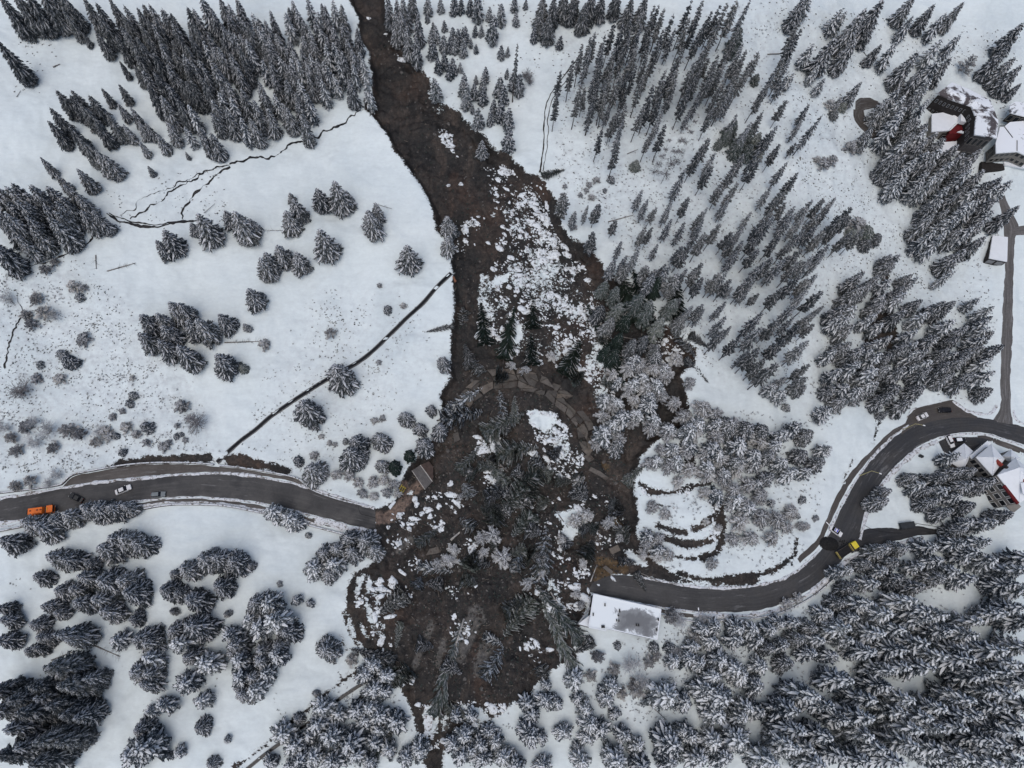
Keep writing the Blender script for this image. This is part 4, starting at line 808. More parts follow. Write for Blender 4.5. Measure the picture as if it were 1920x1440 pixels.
stand(fill('1380,60 1500,100 1560,300 1480,340 1380,300 1330,250', 16, 14, 20, 26, 3), ['tall', 'tallf'], 4.6, 'lanky_spruce', 'scattered lanky spruce', 'on the open slope below the track', 'scattered lanky spruces', rowpx=60)
stand(fill('1695,180 1740,120 1760,240 1830,290 1900,340 1880,430 1800,460 1740,420 1690,330', 34, 26, 32, 18, 4), ['forest', 'heavy'], 2.6, 'hotel_spruce', 'crowded spruce', 'in the thick wood below the hotel', 'crowded spruces below the hotel', rowpx=34)
stand(fill('1590,560 1680,480 1760,560 1870,570 1870,700 1760,710 1700,740 1600,730 1560,640', 34, 26, 33, 19, 5), ['forest', 'heavy'], 2.4, 'lane_spruce', 'crowded spruce', 'deep beside the patched lane', 'crowded spruces beside the patched lane', rowpx=34)
stand(fill('180,0 460,0 470,100 420,160 340,150 280,110 210,60', 36, 24, 28, 14, 6), ['dark', 'forest'], 3.3, 'spruce_tree', 'packed spruce', 'behind the steep upper forest edge', 'packed spruces of the steep upper forest', rowpx=30)
stand(fill('470,0 640,0 670,90 660,120 560,130 470,120', 30, 22, 27, 13, 7), ['forest', 'heavy'], 3.2, 'forest_spruce', 'packed spruce', 'deep in the upper forest', 'packed spruces of the dense upper forest', rowpx=28)
stand(fill('-20,350 60,330 150,350 170,400 100,430 30,440 -20,420', 12, 32, 38, 20, 8), 'forest', 2.8, 'spruce_tree', 'packed spruce', 'inside the forest corner at the stream', 'packed spruces of the forest corner', rowpx=30)
stand('''700,1395,40 725,1410,38 760,1425,40 880,1410,40 905,1425,42 930,1395,36 945,1425,40 915,1375,34 885,1345,30 855,1345,30 ''', 'heavy', 1.35, 'frosted_spruce', 'frosted spruce', 'around the toe of the slide', 'frosted spruces around the slide toe', rowpx=34)
stand('''1135,560,30 1150,590,30 1168,560,30 1180,585,28 1205,545,32 1225,560,34 1170,620,28 1195,630,30 1215,625,30 1240,640,30 1160,650,28 1140,520,26 1165,530,28 1250,590,32 1236,520,30 1270,560,30 1285,590,28 1145,640,24''', ['deep', 'green', 'dark'], 2.4, 'edge_spruce', 'dark green spruce', 'crowding the torn slide bend', 'dark green spruces at the torn slide bend', rowpx=32)
# ---- frosted and leafless bushes
def bushes(data, typ, name, desc, where, group, h=0.8, cat='bush', rowpx=40):
    L = []
    for s in data.replace('\n', ' ').split():
        v = [float(q) for q in s.split(',')]; L.append(v)
    L.sort(key=lambda t: t[1]); rows = []
    for t in L:
        if rows and t[1] - rows[-1][0][1] < rowpx and len(rows[-1]) < 20: rows[-1].append(t)
        else: rows.append([t])
    for ri, row in enumerate(rows):
        row.sort(key=lambda t: abs(t[0] - 900))
        for i, (px, py, wp) in enumerate(row):
            x, y = unproj(px, py, 1.0); z = float(zg(x, y)[0]); d = wp / ppm(x[0], y[0], z)
            o = place(name, rnd.choice(BUSH[typ])); o.location = (x[0], y[0], z - 0.1); d *= 0.92 if typ == 'white' else 0.8; o.scale = (d, d, d * h * rnd.uniform(0.85, 1.15)); o.rotation_euler = (0, 0, rnd.random() * 6.28)
            lab = row_label(desc, where, i, ri, len(row), len(rows), len(L))
            tag(o, lab, cat, group)
stand('''1165,705,30 1190,672,34 1213,700,34 1240,715,36 1165,745,34 1195,712,34 1226,735,36 1155,790,36 1200,770,34 1236,780,38 1262,800,38 1316,790,38 1350,790,36 1355,845,38 1300,835,36 1265,838,34 1235,862,32 1275,862,36 1335,872,38 1365,885,36 1396,858,36 1425,862,36 1386,935,38 1410,950,38 1350,925,34 1425,905,34 1240,1030,30 1220,1005,30 1255,680,34 1140,740,34''', 'heavy', 1.1, 'thicket_spruce', 'white plastered spruce', 'inside the thicket beside the slide', 'white plastered spruces in the thicket', rowpx=30)
bushes('620,625,38', 'grey', 'leafless_tree', 'round grey leafless tree', 'alone on the meadow beside the drain', None, 1.2, 'tree')
bushes('1806,132,50', 'grey', 'leafless_tree', 'round grey leafless tree', 'just uphill of the hotel roof', None, 1.2, 'tree')
bushes('372,796,62', 'larch', 'leafless_tree', 'spindly brown leafless tree', 'above the bench of the cut road', None, 0.6, 'tree')
bushes('1240,345,34 1225,335,30 1262,318,30', 'larch', 'leafless_tree', 'thin bare larch', 'on the slope above the slide', 'bare larches above the slide', 2.6, 'tree')
bushes('40,735,64 985,140,30 995,150,34 975,165,30', 'brown', 'leafless_bush', 'brown leafless bush', 'at the wood edge', 'brown leafless bushes')
bushes('90,808,56 130,808,56 70,562,44 50,592,40 86,590,52 62,610,44 20,562,42 100,596,40 86,506,38 102,492,32 152,815,42 182,830,40 190,812,38 242,800,28 60,905,44 110,890,40 30,912,40 90,907,34 20,820,40 45,800,46 30,845,44 70,830,44 10,800,40 60,790,40 100,840,40', 'grey', 'frosted_bush', 'grey frosted bush', 'on the rough ground above the road', 'frosted bushes above the road')
bushes('''1150,700,42 1176,690,46 1200,682,48 1226,690,48 1251,700,52 1270,672,42 1290,722,38 1180,730,46 1211,731,48 1240,741,46 1150,760,42 1170,781,46 1136,811,46 1161,821,42 1186,791,38 1221,801,48 1251,811,52 1281,781,48 1310,771,52 1300,811,52 1336,781,48 1341,821,52 1371,801,50 1401,816,48 1381,841,52 1421,831,48
1351,861,52 1321,851,48 1281,851,40 1240,846,38 1216,871,42 1251,876,44 1291,882,50 1321,892,52 1351,898,48 1381,881,48 1411,871,48 1441,851,42 1371,921,52 1401,911,50 1320,925,38 1391,951,54 1421,931,50 1381,981,54 1421,971,54 1371,1011,40 1401,1011,48 1451,976,50 1481,961,46 1471,991,40 1501,986,26 1331,1058,34 1441,1011,42
1345,990,24 1321,980,22 1231,1012,42 1211,1022,38 1251,1042,34 1222,952,36 1245,965,34 1190,750,40 1130,780,40 1265,755,44 1120,830,38 1230,1045,34 1205,1040,32 1270,905,36 1365,945,44 1180,655,36 1225,655,40''', 'white', 'white_bush', 'white frosted bush', 'in the thicket beside the slide', 'white frosted bushes of the thicket', 0.9, rowpx=30)
bushes('''1256,1156,52 1276,1162,52 1301,1196,52 1190,1291,62 1181,1251,62 1216,1241,44 1231,1231,34 1261,1226,34 1106,1266,42 1120,1231,44 660,1236,44 1320,1165,40 1310,1180,40 1150,1255,44 1205,1275,48 1165,1300,40''', 'grey', 'frosted_bush', 'mauve-grey leafless bush', 'near the flat roofed building', 'leafless bushes near the flat roofed building')
bushes('''922,1004,50 941,1046,54 906,1036,34 841,1051,44 821,1056,34 1085,900,36 1140,980,38 1165,992,32 1100,965,40 1080,975,44 985,690,30 960,680,28 1035,665,30 880,885,24 862,930,22 1165,1005,30 1095,1055,28 1080,1115,26 1090,1135,24 1055,1010,30 1015,1075,30 988,1095,34 850,1030,36 900,1010,36
680,925,30 700,905,34 720,900,32 738,908,32 655,892,32 632,890,32 672,905,30 700,930,28 725,925,30 745,925,24 610,890,24''', 'white', 'white_bush', 'snow-plastered bush', 'on or beside the slide debris', 'snow-plastered bushes at the slide', 0.9, rowpx=34)
stand('''333,755,26 245,738,18 240,755,16 208,780,14 228,770,12 232,800,20 270,797,26 192,806,20 201,816,20 252,812,16 215,816,14 271,828,16 303,836,18 313,829,14 226,846,16 331,798,12 339,814,10 329,817,12 345,824,12 120,671,28 131,676,26 111,661,20 151,631,24 71,681,16 106,706,20 61,706,20 246,708,12 151,536,16 131,531,24 142,551,18
701,786,14 716,781,12 646,824,12 601,816,10 616,829,10 626,831,10 586,851,16 556,861,20 726,576,18 756,571,12 711,531,10 709,676,12 491,641,22 575,1002,12 522,1094,12''', ['young', 'shrub', 'shrub'], 0.9, 'small_shrub', 'small frosted shrub', 'on the snow between meadow and road', 'small frosted shrubs between meadow and road', cat='shrub', rowpx=30)
stand('''1120,331,14 1106,341,12 1101,351,10 1111,363,12 1136,351,10 1148,331,16 1076,420,14 1060,345,10 1090,360,10 1600,270,24 1618,265,18 1550,300,22 1565,295,20 1535,295,14 1480,760,16 1510,935,16 1500,965,14 1535,970,12 1515,985,16 1600,1062,16 1612,1055,12 1340,1265,16 1105,1200,16 1160,1210,16 1230,1215,22 1260,1215,24 1275,1225,20 1480,1130,22 1500,1120,20''', ['young', 'shrub'], 0.9, 'small_shrub', 'small dark shrub', 'on the far slope and bend', 'small dark shrubs beyond the slide', cat='shrub', rowpx=30)
stand('''1616,412,34 1636,425,34 1650,440,30 1630,450,30 1605,430,26 1570,205,22 1585,192,20 1560,190,20''', ['green', 'shrub', 'dark'], 0.9, 'dark_shrub', 'spreading dark shrub', 'on the slope below the hotel', 'spreading dark shrubs', cat='shrub')

# ---- trees felled by the slide: root pixel, tip pixel, width in pixels
def fallen(ax, ay, bx, by, wp, kd, label, lift=0.5, cat='fallen tree', tipup=0.0):
    kk = K[kd]; a = unproj(ax, ay, lift); b = unproj(bx, by, lift)
    za = float(zg(*a)[0]) + lift; zb = float(zg(*b)[0]) + lift + tipup
    A = Vector((a[0][0], a[1][0], za)); B = Vector((b[0][0], b[1][0], zb)); d = B - A; L = d.length
    w_ = wp * (1.4 if kd == 'deep' else 1.15) / ppm(A.x, A.y, A.z); q = Vector((0, 0, 1)).rotation_difference(d.normalized())
    up_right = any(q in label for q in ('standing alone', 'upright', 'narrow green spruce standing'))
    o = empty('slide_spruce' if up_right else 'fallen_spruce', A); o.rotation_mode = 'QUATERNION'; o.rotation_quaternion = q @ Quaternion((0, 0, 1), rnd.random() * 6.28)
    s = w_ / (2 * kk.R); sz = L / kk.H
    c = place('trunk', rnd.choice(kk.t), o); c.scale = (sz, sz, sz); c = place('crown', rnd.choice(kk.c), o); c.scale = (s, s, sz)
    tag(o, label, 'tree' if up_right else cat, 'spruces still upright on the slide' if up_right else 'trees felled by the slide')
for r_ in [
 (852,610,798,624,16,'dark','dark spruce toppled onto the meadow snow from the slide edge'), (1016,332,1060,316,18,'green','dark green spruce toppled onto snow beside the upper slide'),
 (912,645,902,560,32,'deep','dark green spruce lying straight downhill of the upper snow raft'), (945,672,966,568,34,'deep','leaning dark green spruce beside the snow gap above the broken road'),
 (1001,612,1000,546,30,'deep','compact dark green spruce standing alone on the snow raft'), (998,682,996,620,28,'deep','small dark spruce just above the broken road slabs'),
 (1058,700,1092,632,36,'deep','green spruce tilted between slabs and cracked snow'), (1072,712,1100,690,28,'green','bushy green spruce piece above the slab bend'),
 (1166,722,1104,560,28,'deep','long green spruce lying along the cracked snow edge'), (1172,690,1120,590,26,'deep','second long green spruce beside the cracked snow edge'),
 (1196,604,1160,500,40,'deep','dark green spruce pitched over at the slide bend'), (1218,606,1186,505,40,'deep','broad green spruce pitched over next to the torn snow tip'),
 (1262,602,1270,518,36,'deep','dark green spruce upright at the torn snow tip'), (1285,668,1330,718,20,'dark','dark spruce toppled onto snow pointing away from the slide bend'),
 (1290,630,1328,650,20,'dark','short dark spruce toppled on the wooded slope edge'), (1255,610,1305,668,24,'tallf','thin spruce slid down along the torn bend edge'),
 (822,788,905,768,54,'heavy','white frosted spruce lying across the slide edge'), (838,768,908,722,34,'heavy','second white frosted spruce lying uphill of the first'),
 (945,785,937,724,30,'heavy','upright frosted spruce at the inner edge of broken slabs'), (966,790,966,735,22,'green','dark broken spruce beside the upright frosted one'),
 (905,810,985,770,50,'green','green spruce crushed below the frosted slab tree'), (930,850,1010,835,54,'green','large green spruce lying in the middle of the debris'),
 (950,905,905,850,34,'green','green spruce with bare stem in the upper debris'), (985,905,940,965,54,'green','green spruce lying head down in the middle debris'),
 (1015,880,955,920,50,'green','green spruce half buried under the middle debris'), (1000,960,960,1005,44,'green','green spruce beside the white star tree'),
 (890,992,862,970,40,'heavy','snowy spruce knocked flat beside pale log'), (885,930,868,905,36,'heavy','snowy spruce still upright in the near debris'),
 (780,1022,822,990,30,'green','small green spruce lying alone on open mud'), (1010,1100,1026,985,50,'heavy','tall frosted spruce lying through the debris centre'),
 (760,1112,712,1152,44,'dark','grey green spruce lying toward the lower snow rafts'), (752,1165,742,1216,20,'green','narrow green spruce standing on the lower mud'),
 (814,1342,866,1165,40,'green','long green spruce with pale stem on the lower mud'), (905,1275,945,1212,44,'heavy','short frosted spruce piece on the lower mud'),
 (835,1328,882,1342,30,'green','green spruce lying across the slide toe'), (690,1425,742,1366,30,'green','dark green spruce lying in the gap between frosted trees'),
 (745,1240,655,1216,30,'dark','dark spruce toppled onto snow at the lower slide flank'), (760,1275,700,1235,46,'green','green spruce heap at the lower slide flank'), (770,1255,735,1290,40,'green','green spruce pressed against the lower frosted trees'),
 (1092,1206,1000,1090,36,'green','bare-stemmed spruce leaning toward the flat roof'), (1080,1266,1008,1105,34,'green','long bare-stemmed spruce reaching out of the debris onto snow'),
 (1000,1120,945,1195,54,'green','large dark green spruce mass uphill of red mud'), (1190,1072,1212,1110,20,'dark','small grey spruce fallen onto the road end'),
 (1112,1200,1075,1225,30,'dark','dark spruce snapped beside the flat roofed building'), (1175,905,1210,870,26,'green','green spruce caught under the white thicket'), (860,885,900,835,30,'green','thin green spruce on the near snow clods'),
 (1250,870,1275,845,24,'green','dark green spruce half under the thicket'), (1035,890,990,870,36,'green','green spruce lying below the white clods'), (960,1070,985,1020,44,'heavy','frosted spruce lying beside the debris centre'),
 (1135,640,1118,600,22,'green','short green spruce stub on the snow raft edge'), (945,1150,985,1125,44,'green','green spruce tangled below the debris centre'), (925,985,945,935,44,'green','dense green spruce above the white star tree'),
 (885,690,870,640,30,'dark','grey spruce leaning at the upper end of the broken road'), (905,700,880,665,26,'heavy','frosted spruce leaning over the broken road'), (1140,720,1165,665,30,'green','green spruce line between cracked snow and thicket'),
 (870,560,866,605,26,'tall','bare grey stems lying down the slide flank'), (780,1060,850,1072,30,'heavy','frosted spruce flat beside the grey panel'), (880,1045,920,1060,40,'heavy','frosted spruce flat next to the white star')]:
    fallen(*r_[:6], r_[6])
rf = random.Random(21); SP = []
for i in range(46):
    for _ in range(40):
        if i < 26: px, py = rf.gauss(955, 42), rf.gauss(930, 75)
        elif i < 36: px, py = rf.uniform(1060, 1170), rf.uniform(880, 1060)
        else: px, py = rf.uniform(760, 1040), rf.uniform(1030, 1250)
        if all((px - a) ** 2 + (py - b) ** 2 > 17 ** 2 for a, b in SP): break
    SP.append((px, py))
for i, (px, py) in enumerate(sorted(SP, key=lambda q: q[1])):
    a_ = rf.uniform(0, 6.28); l_ = rf.uniform(22, 48)
    fallen(px, py, px + l_ * math.cos(a_), py + l_ * math.sin(a_) * .8, rf.uniform(24, 42), rf.choice(['green', 'green', 'heavy', 'forest']), f'spruce felled into the debris heap, {ORD[i]} counting downhill', lift=rf.uniform(0.4, 1.6))
# ------------------------------------------------------------------ snow clods and broken slabs on the slide
CLOD = snow_mat('snow_clods', (0.70, 0.735, 0.745), 0.42)
def clod(mb, x, y, z, r, rg, el=1.0, az=0.0, h=0.5):
    n = 7; b = len(mb.v); ca, sa = math.cos(az), math.sin(az); ph = rg.random() * 6.28
    rad = [rg.uniform(0.65, 1.15) for _ in range(n)]
    for k, (s, zz) in enumerate(((1.0, -0.25), (0.95, h * 0.55), (0.5, h))):
        for i in range(n):
            a = ph + i * 6.283 / n; u = math.cos(a) * r * rad[i] * s * el; v = math.sin(a) * r * rad[i] * s
            mb.v.append((x + u * ca - v * sa, y + u * sa + v * ca, z + zz * r + rg.uniform(-0.06, 0.06) * r))
    for k in range(2):
        for i in range(n):
            j = (i + 1) % n; mb.f.append((b + k * n + i, b + k * n + j, b + (k + 1) * n + j, b + (k + 1) * n + i)); mb.m.append(0)
    mb.f.append(tuple(b + 2 * n + i for i in range(n))); mb.m.append(0)
rc = random.Random(5); mb = MB()
fields = [('905,295 930,288 1000,333 1045,430 1100,492 1128,560 1150,620 1165,700 1150,765 1100,700 1000,590 950,560 925,500 940,420', 2300, 0.8), ('880,485 935,480 945,545 1010,600 1095,640 1085,695 1000,678 900,650', 380, 0.9),
 ('985,770 1040,765 1100,850 1085,890 1040,900 1010,830', 420, 0.75), ('890,800 940,815 945,860 920,940 895,890', 110, 1.2), ('690,40 760,60 842,215 850,250 905,300 900,320 830,260 760,120', 120, 0.9),
 ('800,340 1000,300 1060,420 900,480 860,480', 180, 0.9), ('760,900 1000,800 1180,900 1190,1060 1080,1200 1000,1260 800,1200 720,1000', 700, 0.9), ('668,1080 740,1085 745,1220 700,1230 665,1150', 120, 1.2),
 ('780,1320 930,1310 950,1330 900,1375 800,1410', 150, 1.1), ('1195,885 1345,890 1350,1060 1240,1060', 160, 0.8), ('1150,490 1230,590 1290,640 1280,700 1200,640', 130, 0.8), ('1000,1040 1110,1060 1110,1130 1060,1210 1010,1180', 160, 1.2)]
for s, cnt, sz in fields:
    poly = pts(s); lo, hi = poly.min(0), poly.max(0); k = 0; tries = 0
    cl = [(rc.uniform(lo[0], hi[0]), rc.uniform(lo[1], hi[1])) for _ in range(max(8, cnt // 14))]
    while k < cnt and tries < cnt * 12:
        tries += 1; c0 = rc.choice(cl); px = rc.gauss(c0[0], 11); py = rc.gauss(c0[1], 8)
        if not inside(poly, np.array([px]), np.array([py]))[0]: continue
        x, y, z = ground(px, py)
        if gfield(mud, x, y)[0] < -1.0: continue
        k += 1; r = sz * (min(0.9, 0.10 + rc.expovariate(6.0)) if rc.random() < .965 else rc.uniform(0.8, 1.5)); clod(mb, float(x[0]), float(y[0]), float(z[0]) + 0.02, r, rc, rc.uniform(1.1, 2.6), rc.gauss(-0.6, 0.55), rc.uniform(0.2, 0.45))
tag(mb.build('snow_clods', CLOD, smooth=True), 'countless white snow clods strewn over the mud', kind='stuff')
for px, py, r, lab in [(779,945,1.3,'kidney-shaped snow lump on open mud below the grey panel'), (803,955,1.7,'largest snow lump beside the panel debris'), (806,966,1.1,'snow lump just downhill of the largest one'), (790,960,1.0,'small snow lump short of the largest one'), (824,948,1.1,'snow lump on reddish mud between panel and star tree'),
 (829,990,1.2,'lone snow lump on open mud uphill of the knocked flat spruce'), (726,988,0.9,'snow lump at the broken road end'), (747,968,0.9,'snow lump beside the sandy patch'), (843,906,1.4,'snow-plastered lump with twigs near the grey panel'), (783,1053,0.9,'single snow lump downhill of the grey slab'),
 (770,1275,1.6,'tall snow lump on mud above the slide toe'), (754,1280,1.0,'smaller snow lump beside the tall one at the slide toe'), (730,1290,1.2,'snow lump beside the dark hole at the lower flank'), (853,1155,1.4,'snow lump in the middle of the lower mud'), (893,1100,0.9,'round snow lump on dark mud at the debris tail'),
 (695,205,1.0,'snow lump where the thin stream meets the slide'), (690,24,0.9,'round snow lump high in the slide channel'), (840,335,0.8,'snow lump on open mud opposite the lone tree'), (864,334,0.9,'second snow lump on open mud opposite the lone tree'), (873,440,1.0,'lone snow lump at the slide edge below the twin spruces')]:
    m2 = MB(); x, y, z = (float(v[0]) for v in ground(px, py))
    for q in range(4): clod(m2, rc.uniform(-.5, .5) * r, rc.uniform(-.5, .5) * r, 0.1, r * rc.uniform(0.4, 0.7), rc, 1.3, rc.random() * 3, 0.4)
    o = m2.build('snow_lump', CLOD, smooth=True); o.location = (x, y, z); tag(o, lab, 'snow lump', 'snow lumps on the mud')

def slab_mat(name, col):
    n = NT(name); p = n.pos(); c = n.ramp(n.noise(p, 0.9, 5), [(0.3, tuple(v * .7 for v in col)), (0.7, tuple(v * 1.25 for v in col))])
    m = n.sm(n.noise(p, 0.45, 6, 0.7), 0.52, 0.64); c = n.mix(n.math('MULTIPLY', m, .8), c, (0.045, 0.034, 0.027)); n.bump(n.noise(p, 2.0, 5), 0.5, 0.1); return n.out(c, 0.85)
SLABM = [slab_mat(f'asphalt_slab_{i}', c) for i, c in enumerate([(0.098, 0.088, 0.076), (0.118, 0.105, 0.091), (0.082, 0.074, 0.065), (0.135, 0.116, 0.096)])]
def slab(name, poly, z, th, tilt, mat, parent=None, stripe=False):
    """poly: plan corners; tilted about its centre"""
    c = Vector((sum(p[0] for p in poly) / len(poly), sum(p[1] for p in poly) / len(poly), z)); m2 = MB()
    m2.prism([(p[0] - c.x, p[1] - c.y) for p in poly], -th, 0.0)
    o = m2.build(name, mat, parent); o.location = c; o.rotation_euler = tilt; return o
brk = empty('broken_road'); tag(brk, 'arc of broken road slabs carried down by the slide', kind='structure')
arc = catmull(np.stack(unproj(*pts('868,752 890,727 915,712 948,704 985,708 1020,722 1048,740 1072,760 1092,786 1104,812 1112,840').T), 1), 60)
Ta = np.gradient(arc, axis=0); Ta /= np.linalg.norm(Ta, axis=1, keepdims=True); Na = np.stack([-Ta[:, 1], Ta[:, 0]], 1)
rs = random.Random(4); NL, NW = 14, 3
nodes = {}
for i in range(NL + 1):
    for j in range(NW + 1):
        t = np.clip((i + (rs.uniform(-.38, .38) if 0 < i < NL else 0)) / NL * 59, 0, 59); k = int(t)
        wd = 3.1 * (0.85 if i < 2 else 1.0); off = wd * (2 * (j + (rs.uniform(-.28, .28))) / NW - 1); p = arc[k] + Na[k] * off; nodes[i, j] = (p[0], p[1])
for i in range(NL):
    for j in range(NW):
        if rs.random() < 0.07: continue
        q = [nodes[i, j], nodes[i + 1, j], nodes[i + 1, j + 1], nodes[i, j + 1]]; c = np.mean(q, axis=0); q = [tuple(c + (np.array(v) - c) * rs.uniform(0.90, 0.97)) for v in q]
        parts_ = [q] if rs.random() < 0.72 else [[q[0], q[1], tuple((np.array(q[2]) * .7 + np.array(q[3]) * .3))], [q[0], tuple((np.array(q[2]) * .66 + np.array(q[3]) * .34)), q[3]]]
        for poly in parts_:
            rough_ = 0.09 if i < 6 else 0.2
            z = float(zg(c[0], c[1])) + 0.75 + rs.uniform(0, 0.45)
            slab('asphalt_slab', poly, z, 0.6, (rs.gauss(0, rough_), rs.gauss(0, rough_), 0), rs.choice(SLABM), brk)
for s, lab, mi, tl in [('1105,880 1110,873 1128,882 1143,893 1138,899 1125,890', 'long grey concrete slab below the thicket edge', 1, (0.1, 0.05)), ('1093,840 1104,828 1116,838 1106,852', 'pale cracked slab just past the broken road bend', 3, (0.2, 0.1)),
 ('1096,852 1108,846 1117,857 1106,864', 'smaller slab stacked below the pale cracked slab', 1, (-0.15, 0.1)), ('1143,1028 1160,1020 1166,1031 1150,1039', 'tilted slab with snow streaks above the road end', 3, (0.3, 0.1)),
 ('1130,1064 1136,1060 1152,1072 1148,1078', 'narrow grey slab at the road end among ochre earth', 1, (0.1, 0.2)), ('849,812 858,806 863,822 852,828', 'brown square panel half sunk near the white frosted spruce', 2, (0.25, 0.1)),
 ('798,1040 805,1028 821,1023 827,1035', 'grey slab with snow edge lying on open mud', 1, (0.25, 0.05)), ('728,950 738,938 742,940 732,955', 'pale snowy slab standing at the broken road end', 3, (0.2, 0.35)),
 ('1123,986 1125,983 1143,992 1141,996', 'thin grey plank below the snow-plastered bush', 1, (0.05, 0.1)), ('1090,905 1096,902 1100,912 1093,914', 'small broken slab near the grey bush', 2, (0.2, 0.2)), ('794,1340 811,1342 810,1380 797,1382', 'long snow covered slab standing at the slide toe', 3, (0.1, 0.1))]:
    P = np.stack(unproj(*pts(s).T, 0.6), 1); c = P.mean(0)
    m = CLOD if 'snow covered' in lab or 'snowy slab' in lab else SLABM[mi]
    tag(slab('concrete_slab', [tuple(v) for v in P], float(zg(*c)) + 0.75, 0.5, (tl[0], tl[1], 0), m), lab, 'slab', 'slabs in the debris')
# road end crack and sheared face
mbk = MB(); A = [Vector((float(v[0]), float(v[1]), float(zg(v[0], v[1])))) for v in np.stack(unproj(*pts('704,952 703,960 706,970 703,978 706,996').T), 1)]
for p, q in zip(A, A[1:]):
    for dz0, dz1 in ((0.12, -0.5), (-0.5, -1.6)): mbk.face([p + Vector((0.05, 0, dz0)), q + Vector((0.05, 0, dz0)), q + Vector((0.3, 0, dz1)), p + Vector((0.3, 0, dz1))])
o = mbk.build('road_break', SLABM[2]); tag(o, 'sheared edge where the cut road drops into the slide', kind='structure')
stream('672,948 673,957 676,964 690,968 704,972', 1.6, 'black crack across the last metres of the cut road', 31, 'road_crack', wetm, 0.25, 0.13)
for i, (s, w_) in enumerate([('1093,98 1065,135 1040,165 1028,185 1022,210 1020,250 1017,290 1012,325', 2.6), ('1098,104 1070,142 1046,170 1034,190 1028,215 1027,255 1024,290 1018,322', 1.8)]):
    stream(s, w_, ['outer', 'inner'][i] + ' dark wheel rut curving along the plateau edge', 40 + i, 'wheel_rut', simple('rut_earth', (0.035, 0.03, 0.027), 0.8), 0.3)
for i, s in enumerate(['1700,985 1740,992 1780,1002 1830,1020', '1705,980 1745,986 1790,996 1840,1012', '1622,986 1640,994 1670,999 1690,1000']):
    stream(s, 1.1, f'{["lower", "upper", "nearest"][i]} wheel rut in snow along the black side road', 50 + i, 'wheel_rut', wetm, 0.1, 0.16)
stream('1675,715 1655,750 1640,790', 2.6, 'dark ditch running down beside the wood to the bend', 60, 'ditch', wetm, 0.6)

# ------------------------------------------------------------------ splinters, stones and broken branches in the mud
DEB = [simple('splinter_pale', (0.20, 0.17, 0.14), 0.9, 0.4, 2), simple('splinter_dark', (0.040, 0.033, 0.029), 0.9, 0.4, 2), simple('broken_green', (0.035, 0.045, 0.041), 0.95, 0.4, 2), simple('stones', (0.10, 0.093, 0.086), 0.9, 0.4, 2)]
mb = MB(); rd = random.Random(13); reg = [('690,60 760,90 860,240 980,330 1050,420 1120,500 1200,600 1280,700 1180,860 1190,1060 1060,1230 940,1330 820,1400 760,1260 670,1180 720,980 850,720 850,500 760,300', 5200), ('860,690 1100,760 1180,900 1150,1060 900,1100 760,1000', 3000), ('760,1050 1080,1060 1050,1230 930,1320 780,1260', 1300)]
for s, cnt in reg:
    poly = pts(s); lo, hi = poly.min(0), poly.max(0); px = np.array([rd.uniform(lo[0], hi[0]) for _ in range(cnt * 2)]); py = np.array([rd.uniform(lo[1], hi[1]) for _ in range(cnt * 2)]); x, y, z = ground(px, py)
    ok = inside(poly, px, py) & (gfield(mud, x, y) > 0.2)
    for X, Y, Z in list(zip(x[ok], y[ok], z[ok]))[:cnt]:
        q = rd.random()
        if q < 0.55:
            m = 0 if q < .1 else (1 if q < .33 else 2); a = rd.random() * 6.28; l = rd.uniform(.25, 1.5) if m != 2 else rd.uniform(.3, .9); wd = rd.uniform(.03, .10) if m != 2 else rd.uniform(.12, .35); dz = rd.uniform(-.1, .25)
            d = Vector((math.cos(a), math.sin(a), dz)) * l; s_ = Vector((-math.sin(a), math.cos(a), 0)) * wd; P = Vector((X, Y, Z + .06)); t = Vector((0, 0, wd))
            mb.face([P - s_, P + s_, P + d + s_ * .5, P + d - s_ * .5], m); mb.face([P - s_, P + d - s_ * .5, P + d * .5 + t], m); mb.face([P + s_, P + t + d * .5, P + d + s_ * .5], m)
        else:
            b0 = len(mb.f); clod(mb, float(X), float(Y), float(Z), rd.uniform(.08, .38) if q < .99 else rd.uniform(.4, .8), rd, rd.uniform(1, 1.4), a if (a := rd.random() * 3) else 0, .5)
            k = 3 if rd.random() < .5 else 1
            for i in range(b0, len(mb.f)): mb.m[i] = k
tag(mb.build('debris', DEB), 'splinters, stones and torn branches all over the mud', kind='stuff')
# ------------------------------------------------------------------ logs and dead trunks
PALE = simple('pale_wood', (0.36, 0.34, 0.31), 0.8, 0.25, 2); GREYW = simple('grey_wood', (0.16, 0.15, 0.14), 0.85, 0.3, 2)
def log(ax, ay, bx, by, r, mat, label, twigs=0, lift=0.25, tip=0.0):
    a = ground(ax, ay); b = ground(bx, by); A = Vector([float(v[0]) for v in a]); B = Vector([float(v[0]) for v in b]); A.z += lift; B.z += lift + tip
    o = empty('fallen_log', A); D = B - A; m2 = MB(); m2.tube((0, 0, 0), D * 0.5, r, r * 0.8, 7); m2.tube(D * 0.5, D, r * 0.8, r * 0.45, 7); m2.build('stem', mat, o, True)
    if twigs:
        m3 = MB(); d = D.normalized(); s = d.cross(Vector((0, 0, 1)))
        for i in range(twigs):
            t = rnd.uniform(0.2, 1); p = D * t; e = p + (s * rnd.choice((-1, 1)) * rnd.uniform(0.5, 1) + d * rnd.uniform(0.1, 0.7) + Vector((0, 0, rnd.uniform(0, 0.5)))) * rnd.uniform(0.7, 2.0); m3.tube(p, e, 0.035, 0.012, 3, 0, False)
        m3.build('twigs', mat, o)
    tag(o, label, 'log')
